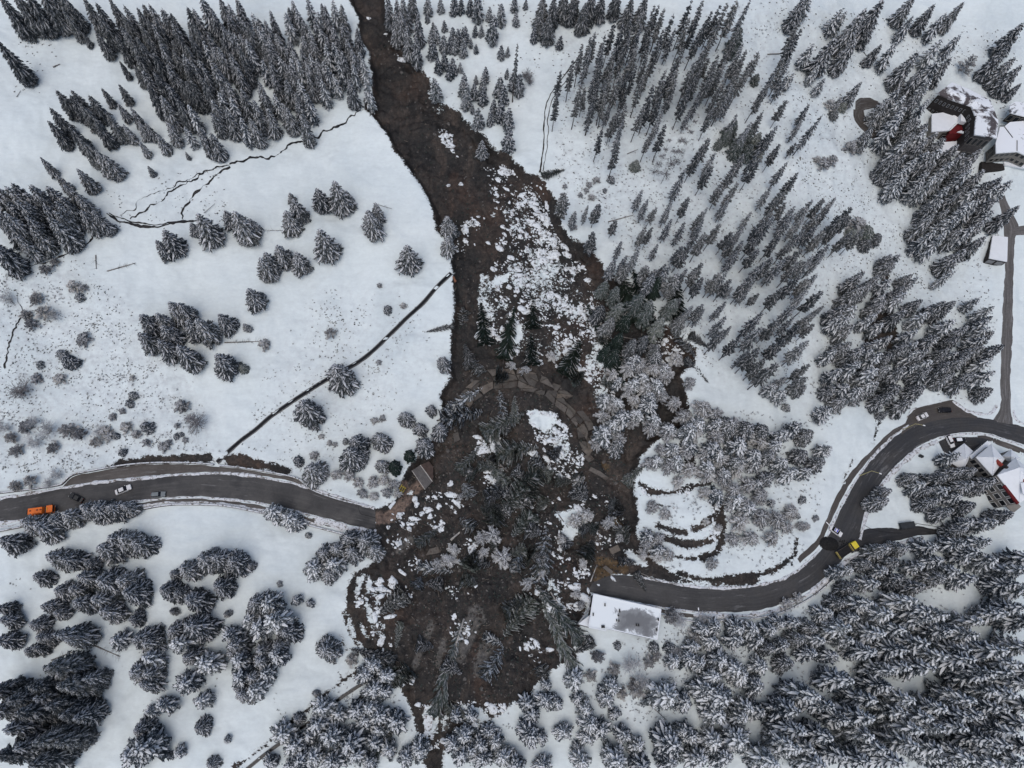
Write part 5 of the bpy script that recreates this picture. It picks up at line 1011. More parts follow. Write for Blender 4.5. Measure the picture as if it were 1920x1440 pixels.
for a in [(1107,1091,1121,1058,.22,PALE,'white pole sticking out of mud uphill of the flat roof',0), (935,866,954,883,.3,GREYW,'short bare stem lying in the upper debris clods',6), (845,1012,872,989,.35,PALE,'pale forked log on mud beside the knocked flat spruce',3), (1048,964,1067,988,.2,GREYW,'thin pole leaning on the whole snow patch',0),
 (1032,1110,1090,1207,.22,PALE,'long pale stem reaching from debris toward the flat roof',4), (1018,1112,1050,1215,.2,GREYW,'second thin stem beside the long pale one',8), (1048,1205,1080,1262,.25,GREYW,'grey stem lying across the slide rim onto snow',20), (870,1160,815,1340,.3,PALE,'long pale stem of the spruce on the lower mud',0),
 (181,480,182,506,.18,GREYW,'short dead stem lying on the meadow above the bushes',8), (203,511,255,494,.2,GREYW,'dead stem lying on the meadow above the tight clump',24), (423,645,498,640,.2,GREYW,'dead stem with twigs beside the tight clump',34), (99,125,112,119,.25,GREYW,'short log on the uppermost meadow',0), (30,181,37,168,.12,GREYW,'thin stick on the uppermost meadow',0),
 (170,1207,226,1231,.25,GREYW,'dead stem with twigs beside the old corner stand',30), (98,1238,150,1218,.2,GREYW,'dead stem poking from the old corner stand',18), (1140,417,1187,405,.2,GREYW,'long thin log across the slope beside two spruces',4), (1348,70,1384,51,.22,GREYW,'fallen log among the tall spruces near the plateau',4), (1175,291,1196,281,.14,GREYW,'short log below the tall spruces',0),
 (1440,100,1548,97,.2,GREYW,'long fallen stem uphill of the short track',14), (1115,172,1098,173,.12,GREYW,'small stick between tall spruces',0), (1270,120,1240,165,.15,GREYW,'thin log in the middle of the tall spruces',3), (382,398,402,380,.1,GREYW,'thin stick by the stream on the meadow',0), (1206,988,1230,1000,.15,GREYW,'bare twig log at the thicket foot',10), (1198,1073,1240,1092,.18,GREYW,'stem lying along the uphill road edge',12),
 (1205,1310,1250,1350,.16,GREYW,'thin stem lying on the slope below the flat roof',6), (1380,1000,1395,1010,.12,PALE,'pale stick in the white thicket',0), (560,435,480,430,.1,GREYW,'thin stick under the meadow spruces',6), (700,380,735,392,.1,GREYW,'thin stick uphill of the lone meadow spruce',6), (1160,625,1240,640,.2,GREYW,'stem lying across the torn bend',12), (1840,1120,1900,1090,.15,GREYW,'thin stem at the far edge of the downhill wood',8)]:
    log(*a)

# ------------------------------------------------------------------ wreckage of the shed at the slide edge
sh = empty('collapsed_shed_roof'); tag(sh, 'collapsed grey and brown shed roof lying on mud at the slide edge', 'shed roof')
def quadpx(q, z): return [at_plane(x, y, z) for x, y in q]
z0 = float(zg(*[v[0] for v in unproj(795, 895)])) + 1.4
g4 = [(772.6, 883), (788.6, 873.6), (811, 904), (796.8, 918)]; G = quadpx(g4, z0); G[0].z += 0.5; G[1].z += 1.2; G[2].z += 0.9
GREYP = simple('weathered_grey_sheet', (0.085, 0.080, 0.078), 0.6, 0.25, 1.2); BROWNP = simple('brown_sheet', (0.062, 0.043, 0.036), 0.7, 0.3, 1.0)
for i in range(7):
    m2 = MB(); t0, t1 = i / 7 + 0.006, (i + 1) / 7 - 0.006; P = [G[0].lerp(G[1], t0), G[0].lerp(G[1], t1), G[3].lerp(G[2], t1), G[3].lerp(G[2], t0)]
    up_ = Vector((0, 0, 0.08 + 0.03 * (i % 2))); b = [p - Vector((0, 0, 0.08)) for p in P]; t = [p + up_ for p in P]
    m2.face(t); m2.face(b[::-1])
    for k in range(4): m2.face([b[k], b[(k + 1) % 4], t[(k + 1) % 4], t[k]])
    m2.build('sheet', GREYP, sh)
H4 = quadpx([(788.9, 873.4), (804.5, 866), (812.5, 876), (812.5, 903)], z0); H4[0].z += 1.3; H4[1].z += 0.9; H4[2].z += 0.5; H4[3].z += 0.85
m2 = MB(); m2.face([p + Vector((0, 0, .05)) for p in H4]); m2.face([p - Vector((0, 0, .1)) for p in H4][::-1])
for k in range(4): m2.face([H4[k] - Vector((0, 0, .1)), H4[(k + 1) % 4] - Vector((0, 0, .1)), H4[(k + 1) % 4] + Vector((0, 0, .05)), H4[k] + Vector((0, 0, .05))])
m2.build('brown_sheet', BROWNP, sh)
m2 = MB(); m2.tube(G[1] + Vector((0, 0, .15)), G[2] + Vector((0, 0, .15)), 0.16, 0.16, 6); m2.build('ridge_cap', PALE, sh)
m2 = MB(); m2.tube(G[0] + Vector((0, 0, .1)), G[3] + Vector((0, 0, .1)), 0.12, 0.12, 6); m2.build('edge_rail', PALE, sh)
YEL = simple('yellow_paint', (0.62, 0.50, 0.045), 0.5, 0.12, 1.0)
yb = empty('yellow_barrier'); tag(yb, 'crumpled yellow road barrier at the slide edge', 'barrier')
for a, b in [((747, 921), (754, 908)), ((750, 924), (757, 910)), ((753, 925), (760, 912)), ((747, 919), (757, 921)), ((752, 911), (760, 914))]:
    A = ground(*a); B = ground(*b); m2 = MB(); m2.tube([float(v[0]) + (1.2 if i == 2 else 0) for i, v in enumerate(A)], [float(v[0]) + (1.5 if i == 2 else 0) for i, v in enumerate(B)], 0.10, 0.10, 5); m2.build('rail', simple('worn_yellow_rail', (0.42, 0.34, 0.05), 0.6), yb)
m2 = MB(); x, y, z = (float(v[0]) for v in ground(852, 523)); tag(slab('orange_panel', [tuple(v) for v in np.stack(unproj(*pts('848,516 851,515 856,524 853,527').T, 0.5), 1)], z + 0.9, 0.2, (0.2, 0.1, 0), simple('rust_orange', (0.17, 0.075, 0.042), 0.7)), 'small rust orange panel at the mouth of the meadow drain', 'panel')

# ------------------------------------------------------------------ buildings
DARKB = simple('dark_brown_boards', (0.022, 0.019, 0.018), 0.8, 0.3, 1.5); BEIGE = simple('beige_plaster', (0.20, 0.19, 0.172), 0.85, 0.12, 0.8); REDP = simple('dark_red_boards', (0.115, 0.010, 0.012), 0.7, 0.2, 1.2)
GLASS = NT('window_glass').out((0.015, 0.017, 0.02), 0.1); WHITEP = simple('white_paint', (0.74, 0.74, 0.73), 0.55, 0.06, 1.0); GREYR = simple('grey_roof', (0.20, 0.205, 0.21), 0.6, 0.2, 0.6); RSNOW = snow_mat('roof_snow', (0.735, 0.76, 0.775))
def patchy(name, bare, amount, sc=0.16):
    n = NT(name); p = n.pos(); f = n.noise(p, sc, 6, 0.7, 0.4); m = n.sm(f, amount - 0.04, amount + 0.05)
    n.bump(m, 0.3, 0.05); return n.out(n.mix(m, bare, (0.735, 0.76, 0.775)), 0.7)
def zof(px, py): return float(ground(px, py)[2][0])
def top_over(base, top):
    """height at which the picture point top stands straight above the ground point base"""
    x, y, z = (float(v[0]) for v in ground(*base)); best = (1e9, 0)
    for i in range(8, 400):
        zz = z + i * 0.1; p = at_plane(*top, zz); d = (p.x - x) ** 2 + (p.y - y) ** 2
        if d < best[0]: best = (d, zz)
    return best[1]
def roof_poly(name, px, z, th, mat, parent, rise=None):
    P = [at_plane(x, y, z) for x, y in px]; m2 = MB(); m2.prism([(p.x, p.y) for p in P], z - th, z); return m2.build(name, mat, parent)
def facade(parent, A, B, zt, zb, mat, rows, cols, t=0.3, name='wall', wname='window', fw=0.68, fh=0.55, pane=GLASS, frame=None):
    """upright wall from plan point A to B with a grid of windows on its camera side"""
    A = Vector((A.x, A.y)); B = Vector((B.x, B.y)); d = (B - A); L = d.length; d.normalize(); nrm = Vector((d.y, -d.x)); mid = (A + B) / 2
    if nrm.dot(-mid) < 0: nrm = -nrm
    m2 = MB(); q = [A, B, B - nrm * t, A - nrm * t]; m2.prism([tuple(v) for v in q], zb, zt); w0 = m2.build(name, mat, parent)
    for r in range(rows):
        for c in range(cols):
            cw, ch = L / cols, (zt - zb) / rows; u0 = cw * (c + 0.5 - fw / 2); u1 = cw * (c + 0.5 + fw / 2); v0 = zb + ch * (r + 0.5 - fh / 2); v1 = zb + ch * (r + 0.5 + fh / 2)
            fr = MB(); b = 0.12
            for (x0, x1, y0, y1) in ((u0 - b, u1 + b, v0 - b, v0), (u0 - b, u1 + b, v1, v1 + b), (u0 - b, u0, v0, v1), (u1, u1 + b, v0, v1)):
                p = A + d * x0; q = A + d * x1; fr.prism([tuple(p), tuple(q), tuple(q + nrm * 0.09), tuple(p + nrm * 0.09)], y0, y1)
            fo = fr.build(wname, frame or BEIGE, parent)
            g2 = MB(); p = A + d * u0 + nrm * 0.03; q = A + d * u1 + nrm * 0.03; g2.face([(p.x, p.y, v0), (q.x, q.y, v0), (q.x, q.y, v1), (p.x, p.y, v1)]); g2.build('pane', pane, fo)
    return w0
# --- hotel
ht = empty('mountain_hotel'); tag(ht, 'large dark timber mountain hotel with angled snowy roof and red gable', 'hotel')
E = min(top_over((1738, 209), (1759, 177)), zof(1738, 209) + 15); gb = zof(1760, 250) - 4
inner = [(1758, 175), (1781, 185.5), (1822, 199), (1829.5, 219), (1827.5, 252)]; outer = [(1785, 154), (1816, 167), (1857, 187.5), (1872, 226), (1869, 259)]
mr = MB(); I = [at_plane(x, y, E) for x, y in inner]; O = [at_plane(x, y, E + .3) for x, y in outer]
Md = [at_plane((a[0] * .52 + b[0] * .48), (a[1] * .52 + b[1] * .48), E + 1.3) for a, b in zip(inner, outer)]
for i in range(4):
    for U, W in ((I, Md), (Md, O)): mr.face([U[i], U[i + 1], W[i + 1], W[i]])
    mr.face([I[i] - Vector((0, 0, .5)), I[i + 1] - Vector((0, 0, .5)), I[i + 1], I[i]])
    mr.face([O[i + 1] - Vector((0, 0, .5)), O[i] - Vector((0, 0, .5)), O[i], O[i + 1]])
for k in (0, 4): mr.face([I[k] - Vector((0, 0, .5)), I[k], Md[k], O[k], O[k] - Vector((0, 0, .5))])
mr.build('roof', patchy('hotel_roof', (0.075, 0.064, 0.066), 0.475, 0.16), ht)
cen = sum((Vector((p.x, p.y, 0)) for p in I + O), Vector()) / 10
def inset(p, k=0.06): return p.lerp(Vector((cen.x, cen.y, p.z)), k)
for i in range(4):
    facade(ht, inset(I[i]), inset(I[i + 1]), E - 0.55, gb, DARKB, 3 if i < 3 else 2, (3, 5, 3, 4)[i], frame=GREYR, fw=0.32, fh=0.28)
facade(ht, inset(O[0]), inset(I[0]), E - 0.55, gb, DARKB, 1, 1, frame=DARKB, fw=0.2, fh=0.1)
facade(ht, inset(I[4]), inset(O[4]), E - 0.55, gb, simple('grey_boards', (0.075, 0.07, 0.07), 0.8), 2, 4, frame=BEIGE, fw=0.6, fh=0.45)
mb2 = MB(); mb2.prism([(inset(p, .1).x, inset(p, .1).y) for p in O], gb, E - 0.6); mb2.build('rear_wall', DARKB, ht)
Zr = E - 7.5
roof_poly('red_wall', [(1785, 214), (1802, 211), (1824, 230), (1826, 252), (1780, 250)], Zr + 0.6, 5.0, REDP, ht)
pent = [(1746.5, 214.5), (1777, 211), (1799, 227), (1779.5, 245.5), (1746, 248)]
P = [at_plane(x, y, Zr + 0.8) for x, y in pent]; m2 = MB(); m2.prism([(p.x, p.y) for p in P], Zr + 0.65, Zr + 1.15); m2.build('annex_roof', RSNOW, ht)
pc = sum(P, Vector()) / 5; m2 = MB(); m2.prism([(p.lerp(pc, .06).x, p.lerp(pc, .06).y) for p in P], gb, Zr + 0.6); m2.build('annex_wall', BEIGE, ht)
for k in ((1, 2), (2, 3)):
    m2 = MB(); a, b = P[k[0]] + Vector((0, 0, .5)), P[k[1]] + Vector((0, 0, .5)); m2.tube(a, b, 0.28, 0.28, 5); m2.build('verge_board', WHITEP, ht)
roof_poly('dormer_roof', [(1801.5, 213), (1825, 215.5), (1825, 231), (1802, 227)], Zr + 3.0, 1.6, RSNOW, ht)
roof_poly('porch_roof', [(1795, 247), (1802, 244.5), (1810, 248), (1808, 250)], Zr + 1.3, 0.4, RSNOW, ht)
A, B = at_plane(1768, 251, Zr - 0.5), at_plane(1826, 253, Zr - 0.5)
facade(ht, A, B, Zr - 0.5, gb - 1, DARKB, 1, 5, wname='tall_window', frame=BEIGE, fw=0.72, fh=0.8)
roof_poly('terrace', [(1760, 267), (1803, 264), (1800, 285), (1762, 288)], zof(1780, 280) + 2.4, 2.6, RSNOW, ht)
hw = empty('hotel_wing'); tag(hw, 'lower hotel wing with wide snowy roof above a gridded beige facade', 'hotel')
zw = zof(1868, 302) + 6.5
wr = [(1867, 268), (1868, 287), (1908, 284), (1935, 296), (1935, 225), (1893, 229), (1883, 238), (1875, 238)]
roof_poly('roof', wr, zw, 0.5, patchy('wing_roof', (0.10, 0.10, 0.105), 0.33, 0.22), hw)
for a, b, c in (((1868, 287.3), (1908, 284.3), 4), ((1908, 284.3), (1935, 296), 3)):
    facade(hw, at_plane(*a, zw - 0.5), at_plane(*b, zw - 0.5), zw - 0.5, zw - 6.0, BEIGE, 2, c, frame=BEIGE, fw=0.6, fh=0.5)
facade(hw, at_plane(1867, 268.5, zw - .5), at_plane(1868, 287, zw - .5), zw - 0.5, zw - 6, simple('side_boards', (0.10, 0.095, 0.09), 0.8), 1, 2, frame=BEIGE)
roof_poly('lower_slab', [(1882, 303), (1935, 311), (1935, 318), (1884, 309)], zw - 6.2, 0.6, RSNOW, hw)
roof_poly('dark_base', [(1840, 303), (1882, 304), (1884, 318), (1842, 320)], zw - 6.9, 3, DARKB, hw)
m2 = MB(); Rg = [at_plane(1875, 238, zw), at_plane(1883, 236, zw + 1.4), at_plane(1900, 262, zw)]
for a, b in ((at_plane(1874, 236, zw + .1), at_plane(1882, 236, zw + .1)), (at_plane(1882, 236, zw + .1), at_plane(1893, 229, zw + .1)), (at_plane(1883, 237, zw + .1), at_plane(1899, 258, zw + .1)), (at_plane(1907, 263, zw + .1), at_plane(1907, 283, zw + .1))): m2.tube(a, b, 0.13, 0.13, 4)
m2.build('roof_seam', DARKB, hw)
hu = empty('hotel_annex'); tag(hu, 'uphill hotel annex with snowy roof and dark open gable at the frame edge', 'hotel')
zu = zof(1900, 215) + 5
roof_poly('roof', [(1893, 196), (1905, 190), (1940, 196), (1940, 222), (1894, 211)], zu, 0.5, patchy('annex_roof_snow', (0.09, 0.09, 0.095), 0.42, 0.25), hu)
facade(hu, at_plane(1896, 212, zu - .5), at_plane(1940, 224, zu - .5), zu - 0.5, zu - 5, DARKB, 1, 4, frame=BEIGE)
# --- chalet
ch = empty('chalet'); tag(ch, 'red trimmed chalet with several steep pyramid roofs under snow beside the road', 'chalet')
zc = zof(1850, 880) + 0.5
def pyramid(corners, apex, ze, rise, nm='roof', wall_=True, wm=BEIGE, mat=RSNOW, ins=.08):
    C = [at_plane(x, y, ze) for x, y in corners]; Ap = at_plane(*apex, ze + rise); n = len(C); m2 = MB()
    for i in range(n):
        j = (i + 1) % n; m2.face([C[i], C[j], Ap]); m2.face([C[j] - Vector((0, 0, .3)), C[j], C[i], C[i] - Vector((0, 0, .3))])
    m2.face([c - Vector((0, 0, .3)) for c in C]); r = m2.build(nm, mat, ch)
    m2 = MB()
    for c in C: m2.tube(c.lerp(Ap, .03), Ap, 0.10, 0.07, 5)
    m2.build('ridge', simple('snow_ridge', (0.64, 0.67, 0.7), 0.7), r)
    if wall_:
        k = sum(C, Vector()) / n; m2 = MB(); m2.prism([(c.lerp(k, ins).x, c.lerp(k, ins).y) for c in C], zc - 3, ze - 0.28); m2.build('wall', wm, ch)
    return C, Ap, r
pyramid([(1808, 831), (1825, 846), (1806, 882), (1784, 868), (1786, 848)], (1811, 860), zc + 3.2, 3.2)
B_, apB, rB = pyramid([(1858.6, 833), (1884, 861), (1861.6, 892), (1830, 857)], (1863, 857), zc + 7.5, 3.5)
C_, apC, rC = pyramid([(1904, 858), (1934, 885), (1934, 930), (1911, 943), (1870, 891)], (1913, 876), zc + 9.5, 3.8)
pyramid([(1896, 842), (1914, 860), (1895, 868), (1878, 856)], (1896, 856), zc + 5.5, 2.6)
roof_poly('lean_to_roof', [(1818, 855), (1852, 826), (1858, 832), (1825, 864)], zc + 4.6, 0.35, RSNOW, ch)
roof_poly('lean_to_wall', [(1820, 855), (1851, 828), (1856, 832), (1826, 862)], zc + 4.2, 6, BEIGE, ch)
facade(ch, B_[2].lerp(B_[3], .04), B_[3].lerp(B_[2], .04), zc + 7.1, zc - 2, simple('grey_plaster', (0.20, 0.2, 0.195), 0.85), 2, 4, frame=BEIGE)
facade(ch, C_[4], C_[3], zc + 9.1, zc - 3, BEIGE, 3, 4, frame=WHITEP)
m2 = MB(); d = (C_[3] - C_[4]); nn = Vector((d.y, -d.x, 0)).normalized(); nn = nn if nn.dot(-C_[3]) > 0 else -nn
m2.prism([tuple((p + nn * q).xy) for p, q in ((C_[4].lerp(C_[3], .35), 0.02), (C_[3], 0.02), (C_[3], 0.9), (C_[4].lerp(C_[3], .35), 0.9))], zc + 9.0, zc + 9.7); m2.build('red_fascia', REDP, ch)
RED2 = simple('red_metal', (0.20, 0.03, 0.02), 0.6)
m2 = MB(); p = at_plane(1873, 868, zc + 9.3); m2.box((p.x, p.y, zc + 9.2), (0.9, 2.4, 1.1), 0, 0.7); m2.build('chimney', RED2, ch)
m2 = MB(); m2.box((p.x + 1.6, p.y - 1.6, zc + 9.4), (0.9, 0.9, 2.0), 0, 0.7); m2.build('chimney_pot', DARKB, ch)
m2 = MB(); p = at_plane(1925, 905, zc + 11); m2.box((p.x, p.y, zc + 10.6), (3.2, 4, 2.4)); m2.build('red_dormer', RED2, ch)
roof_poly('dormer_roof', [(1914, 906), (1934, 900), (1934, 930), (1918, 926)], zc + 12.2, 0.3, RSNOW, ch)
roof_poly('deck', [(1872, 935), (1890, 925), (1915, 950), (1900, 962)], zc + 1.5, 0.4, BEIGE, ch)
# --- flat roofed building
fb = empty('flat_roofed_building'); tag(fb, 'white flat roofed building with half melted snow at the slide edge', 'building')
zf = zof(1170, 1150) + 6.0
roofp = [(1113, 1114), (1239, 1142.5), (1231.5, 1199), (1136, 1177.5), (1135.5, 1182.5), (1104, 1176)]
def flatroof():
    n = NT('melting_flat_roof'); p = n.pos(); a = at_plane(1196, 1166, zf)
    d = n.new('VectorMath', operation='SUBTRACT'); n.l(p, d.inputs[0]); d.inputs[1].default_value = (a.x, a.y, zf)
    rot = n.new('VectorRotate', rotation_type='Z_AXIS'); n.l(d.outputs[0], rot.inputs['Vector']); rot.inputs['Angle'].default_value = 0.26
    s = n.new('VectorMath', operation='MULTIPLY'); n.l(rot.outputs[0], s.inputs[0]); s.inputs[1].default_value = (1 / 8.2, 1 / 4.6, 0)
    ln = n.new('VectorMath', operation='LENGTH'); n.l(s.outputs[0], ln.inputs[0])
    f = n.math('ADD', ln.outputs['Value'], n.math('MULTIPLY', n.math('SUBTRACT', n.noise(p, 0.17, 7, 0.68, 0.6), 0.5), 2.2))
    n.bump(f, 0.2, 0.1); return n.out(n.ramp(f, [(0.40, (0.15, 0.155, 0.16)), (0.74, (0.24, 0.25, 0.255)), (0.80, (0.42, 0.44, 0.45)), (0.88, (0.72, 0.76, 0.765))]), 0.6)
roof_poly('roof', roofp, zf, 0.45, flatroof(), fb)
RP = [at_plane(x, y, zf) for x, y in roofp]; k = sum(RP, Vector()) / 6
m2 = MB(); m2.prism([(p.lerp(k, .025).x, p.lerp(k, .025).y) for p in RP], zf - 8.5, zf - 0.46); m2.build('wall', DARKB, fb)
for i in range(6):
    a, b = RP[i], RP[(i + 1) % 6]; d = (b - a).normalized(); nn = Vector((-d.y, d.x, 0)); m2 = MB()
    m2.prism([tuple((a + nn * .15 - d * .0).xy), tuple((b + nn * .15).xy), tuple((b - nn * .15).xy), tuple((a - nn * .15).xy)], zf + 0.005, zf + 0.22 + 0.004 * i); m2.build('parapet', RSNOW, fb)
roof_poly('side_roof', [(1084, 1170), (1106, 1153), (1104, 1175.5)], zf - 2.2, 0.4, RSNOW, fb)
m2 = MB(); m2.tube(at_plane(1083.5, 1170, zf - 2.1), at_plane(1107, 1139, zf - 1.2), 0.25, 0.25, 6); m2.build('gutter', GREYR, fb)
facade(fb, at_plane(1084, 1170.5, zf - 2.3), at_plane(1104, 1176, zf - 2.3), zf - 2.7, zf - 8, DARKB, 1, 3, frame=GREYR)
for px, py, sx, sy in [(1130.5, 1175, 1.0, 0.8), (1134, 1134, .3, .9), (1112, 1152, .3, .9), (1161.5, 1145, .3, 1.0), (1156, 1163, .3, .7), (1160, 1163.5, .3, .7), (1193, 1171.5, .3, .7), (1197, 1172, .3, .7), (1234, 1161.5, .3, .9), (1231, 1180.5, .3, .7), (1159, 1154, .4, .4)]:
    p = at_plane(px, py, zf); m2 = MB(); m2.box((p.x, p.y, zf + 0.25), (sx, sy, 0.5)); m2.build('chimney' if sx > .8 else 'roof_vent', simple('black_vent', (0.02, 0.02, 0.022), 0.6) if px == 1130.5 else bpy.data.materials['black_vent'], fb)
# --- garage and hut
ga = empty('garage'); tag(ga, 'small building with plain white snowy roof beside the lane', 'garage')
zgq = zof(1872, 490) + 3.4; gp = [(1861.5, 441), (1890, 444.5), (1888.5, 490.5), (1855, 484)]
roof_poly('roof', gp, zgq, 0.4, RSNOW, ga); GP = [at_plane(x, y, zgq) for x, y in gp]; k = sum(GP, Vector()) / 4
m2 = MB(); m2.prism([(p.lerp(k, .04).x, p.lerp(k, .04).y) for p in GP], zgq - 5.5, zgq - 0.41); m2.build('wall', DARKB, ga)
facade(ga, GP[3], GP[2], zgq - 0.42, zgq - 3.6, DARKB, 1, 2, wname='door', frame=GREYR, pane=GREYR)
hu2 = empty('hut'); tag(hu2, 'tiny dark hut with pointed snowy roof under the lane spruces', 'hut')
zh = zof(1803, 448) + 2.2
C = [at_plane(x, y, zh) for x, y in ((1797, 446), (1804, 440), (1811, 445), (1805, 451))]; Ap = at_plane(1805.5, 443, zh + 1.3); m2 = MB()
for i in range(4): m2.face([C[i], C[(i + 1) % 4], Ap])
m2.build('roof', RSNOW, hu2); k = sum(C, Vector()) / 4; m2 = MB(); m2.prism([(p.lerp(k, .1).x, p.lerp(k, .1).y) for p in C], zh - 3, zh - 0.02); m2.build('wall', DARKB, hu2)

# ------------------------------------------------------------------ vehicles
TYRE = simple('tyre_rubber', (0.015, 0.015, 0.015), 0.9); RIM = simple('wheel_rim', (0.25, 0.25, 0.26), 0.4); LAMP = NT('headlight_glass').out((0.6, 0.6, 0.58), 0.2); TAIL = NT('tail_light').out((0.25, 0.01, 0.01), 0.3); CGL = NT('car_glass').out((0.012, 0.013, 0.016), 0.08)
def paint(name, c): 
    m = simple(name, c, 0.35, 0.12, 0.8); return m
def wheel(parent, x, y, r=0.33, w_=0.24):
    m2 = MB(); m2.tube((x, y - w_ / 2, r), (x, y + w_ / 2, r), r, r, 12); o = m2.build('wheel', TYRE, parent, bevel=0.03); m3 = MB(); s = 1 if y > 0 else -1; m3.tube((x, y + s * (w_ / 2 - 0.03), r), (x, y + s * (w_ / 2 + 0.02), r), r * 0.6, r * 0.55, 10); m3.build('rim', RIM, o); return o
def spot(px, py, tx, ty):
    x, y, z = (float(v[0]) for v in ground(px, py)); x2, y2, z2 = (float(v[0]) for v in ground(tx, ty)); d = Vector((x2 - x, y2 - y, 0)).normalized()
    rz = math.atan2(d.y, d.x); pitch = -math.atan2(float(zg(x + d.x * 2, y + d.y * 2)) - float(zg(x - d.x * 2, y - d.y * 2)), 4); return (x, y, z + 0.11), rz, pitch
def car(px, py, tx, ty, body, label, estate=False, L=4.5, W=1.8, roofm=None, snow=False, bar=False, stripe=None):
    loc, rz, pitch = spot(px, py, tx, ty); o = empty('parked_car', loc, rz); o.rotation_euler.y = pitch; tag(o, label, 'car')
    def loft(secs, mat, name, bev=0.05):
        m2 = MB(); prev = None
        for x, hw, zb, zt, tw in secs:
            ring = [(x, -hw, zb), (x, hw, zb), (x, hw * 1.02, (zb + zt) / 2), (x, hw * tw, zt), (x, -hw * tw, zt), (x, -hw * 1.02, (zb + zt) / 2)]
            if prev:
                for i in range(6): m2.face([prev[i], prev[(i + 1) % 6], ring[(i + 1) % 6], ring[i]])
            else: m2.face(ring[::-1])
            prev = ring
        m2.face(prev); return m2.build(name, mat, o, bevel=bev)
    h = L / 2; w = W / 2
    loft([(-h, w * .86, .35, .78, .85), (-h + .15, w * .96, .25, .93, .88), (-h + .9, w, .22, .97, .92), (0, w, .22, .95, .93), (h - 1.3, w, .22, .93, .92), (h - .2, w * .94, .25, .78, .88), (h, w * .82, .35, .66, .85)], body, 'body')
    bk = -h + (.15 if estate else .75)
    loft([(bk, w * .84, .90, .96, .9), (bk + (.3 if estate else .6), w * .86, .90, 1.40, .8), (.35, w * .87, .90, 1.43, .8), (h - 1.25, w * .86, .90, .96, .92)], CGL, 'windows', 0.02)
    x0, x1 = bk + (.33 if estate else .62), .35; m2 = MB(); m2.box(((x0 + x1) / 2, 0, 1.435), (x1 - x0, W * .68, .05)); m2.build('roof', roofm or body, o, bevel=.02)
    for x in (-h + .85, h - .9):
        for y in (-w + .1, w - .1): wheel(o, x, y)
    for y in (-w * .62, w * .62):
        m2 = MB(); m2.box((h - .06, y, .62), (.12, .36, .14)); m2.build('headlight', LAMP, o); m2 = MB(); m2.box((-h + .05, y, .75), (.12, .34, .16)); m2.build('tail_light', TAIL, o)
        m2 = MB(); m2.box((h - 1.55, y * 1.72, .98), (.14, .2, .13)); m2.build('wing_mirror', body, o)
    if snow: m2 = MB(); m2.box(((x0 + x1) / 2, 0, 1.50), (x1 - x0 - .1, W * .62, .09)); m2.build('roof_snow', RSNOW, o, bevel=.03)
    if bar: m2 = MB(); m2.box((.05, 0, 1.51), (.3, 1.15, .12)); m2.build('light_bar', simple('blue_lights', (0.03, 0.04, 0.5), 0.3), o, bevel=.03)
    if stripe:
        m2 = MB(); m2.box((-.75, 0, 1.467), (.3, W * .6, .012)); m2.box((.85, 0, .955), (.25, W * .84, .02)); m2.build('stripe', stripe, o)
    return o
WH = paint('car_white', (0.66, 0.66, 0.65)); BLK = paint('car_black', (0.012, 0.012, 0.014)); GRY = paint('car_grey_green', (0.17, 0.19, 0.195)); DKG = paint('car_dark_grey', (0.03, 0.031, 0.03))
car(233, 919, 247, 913, WH, 'white saloon car angled across the cut road', L=4.9)
car(298, 928, 311, 927, GRY, 'grey-green estate car on the downhill lane of the cut road', True, 4.4)
car(145, 934, 133, 928, DKG, 'dark grey car turned sideways near the orange truck', L=4.6)
car(1727, 782, 1740, 776, WH, 'white saloon car parked in the brown bay above the bend', L=4.6)
car(1769, 770, 1755, 770, BLK, 'black car parked in the brown bay above the bend', True, 4.6)
car(1779, 828, 1784, 838, WH, 'white car parked next to the black one in the chalet yard', True, 4.6)
car(1797, 826, 1812, 825, BLK, 'black car with snow on its roof in the chalet yard', True, 4.4, snow=True)
car(1565, 996, 1576, 1004, WH, 'white patrol car with blue markings parked across the bend', L=4.7, bar=True, stripe=simple('blue_stripe', (0.03, 0.035, 0.30), 0.4))
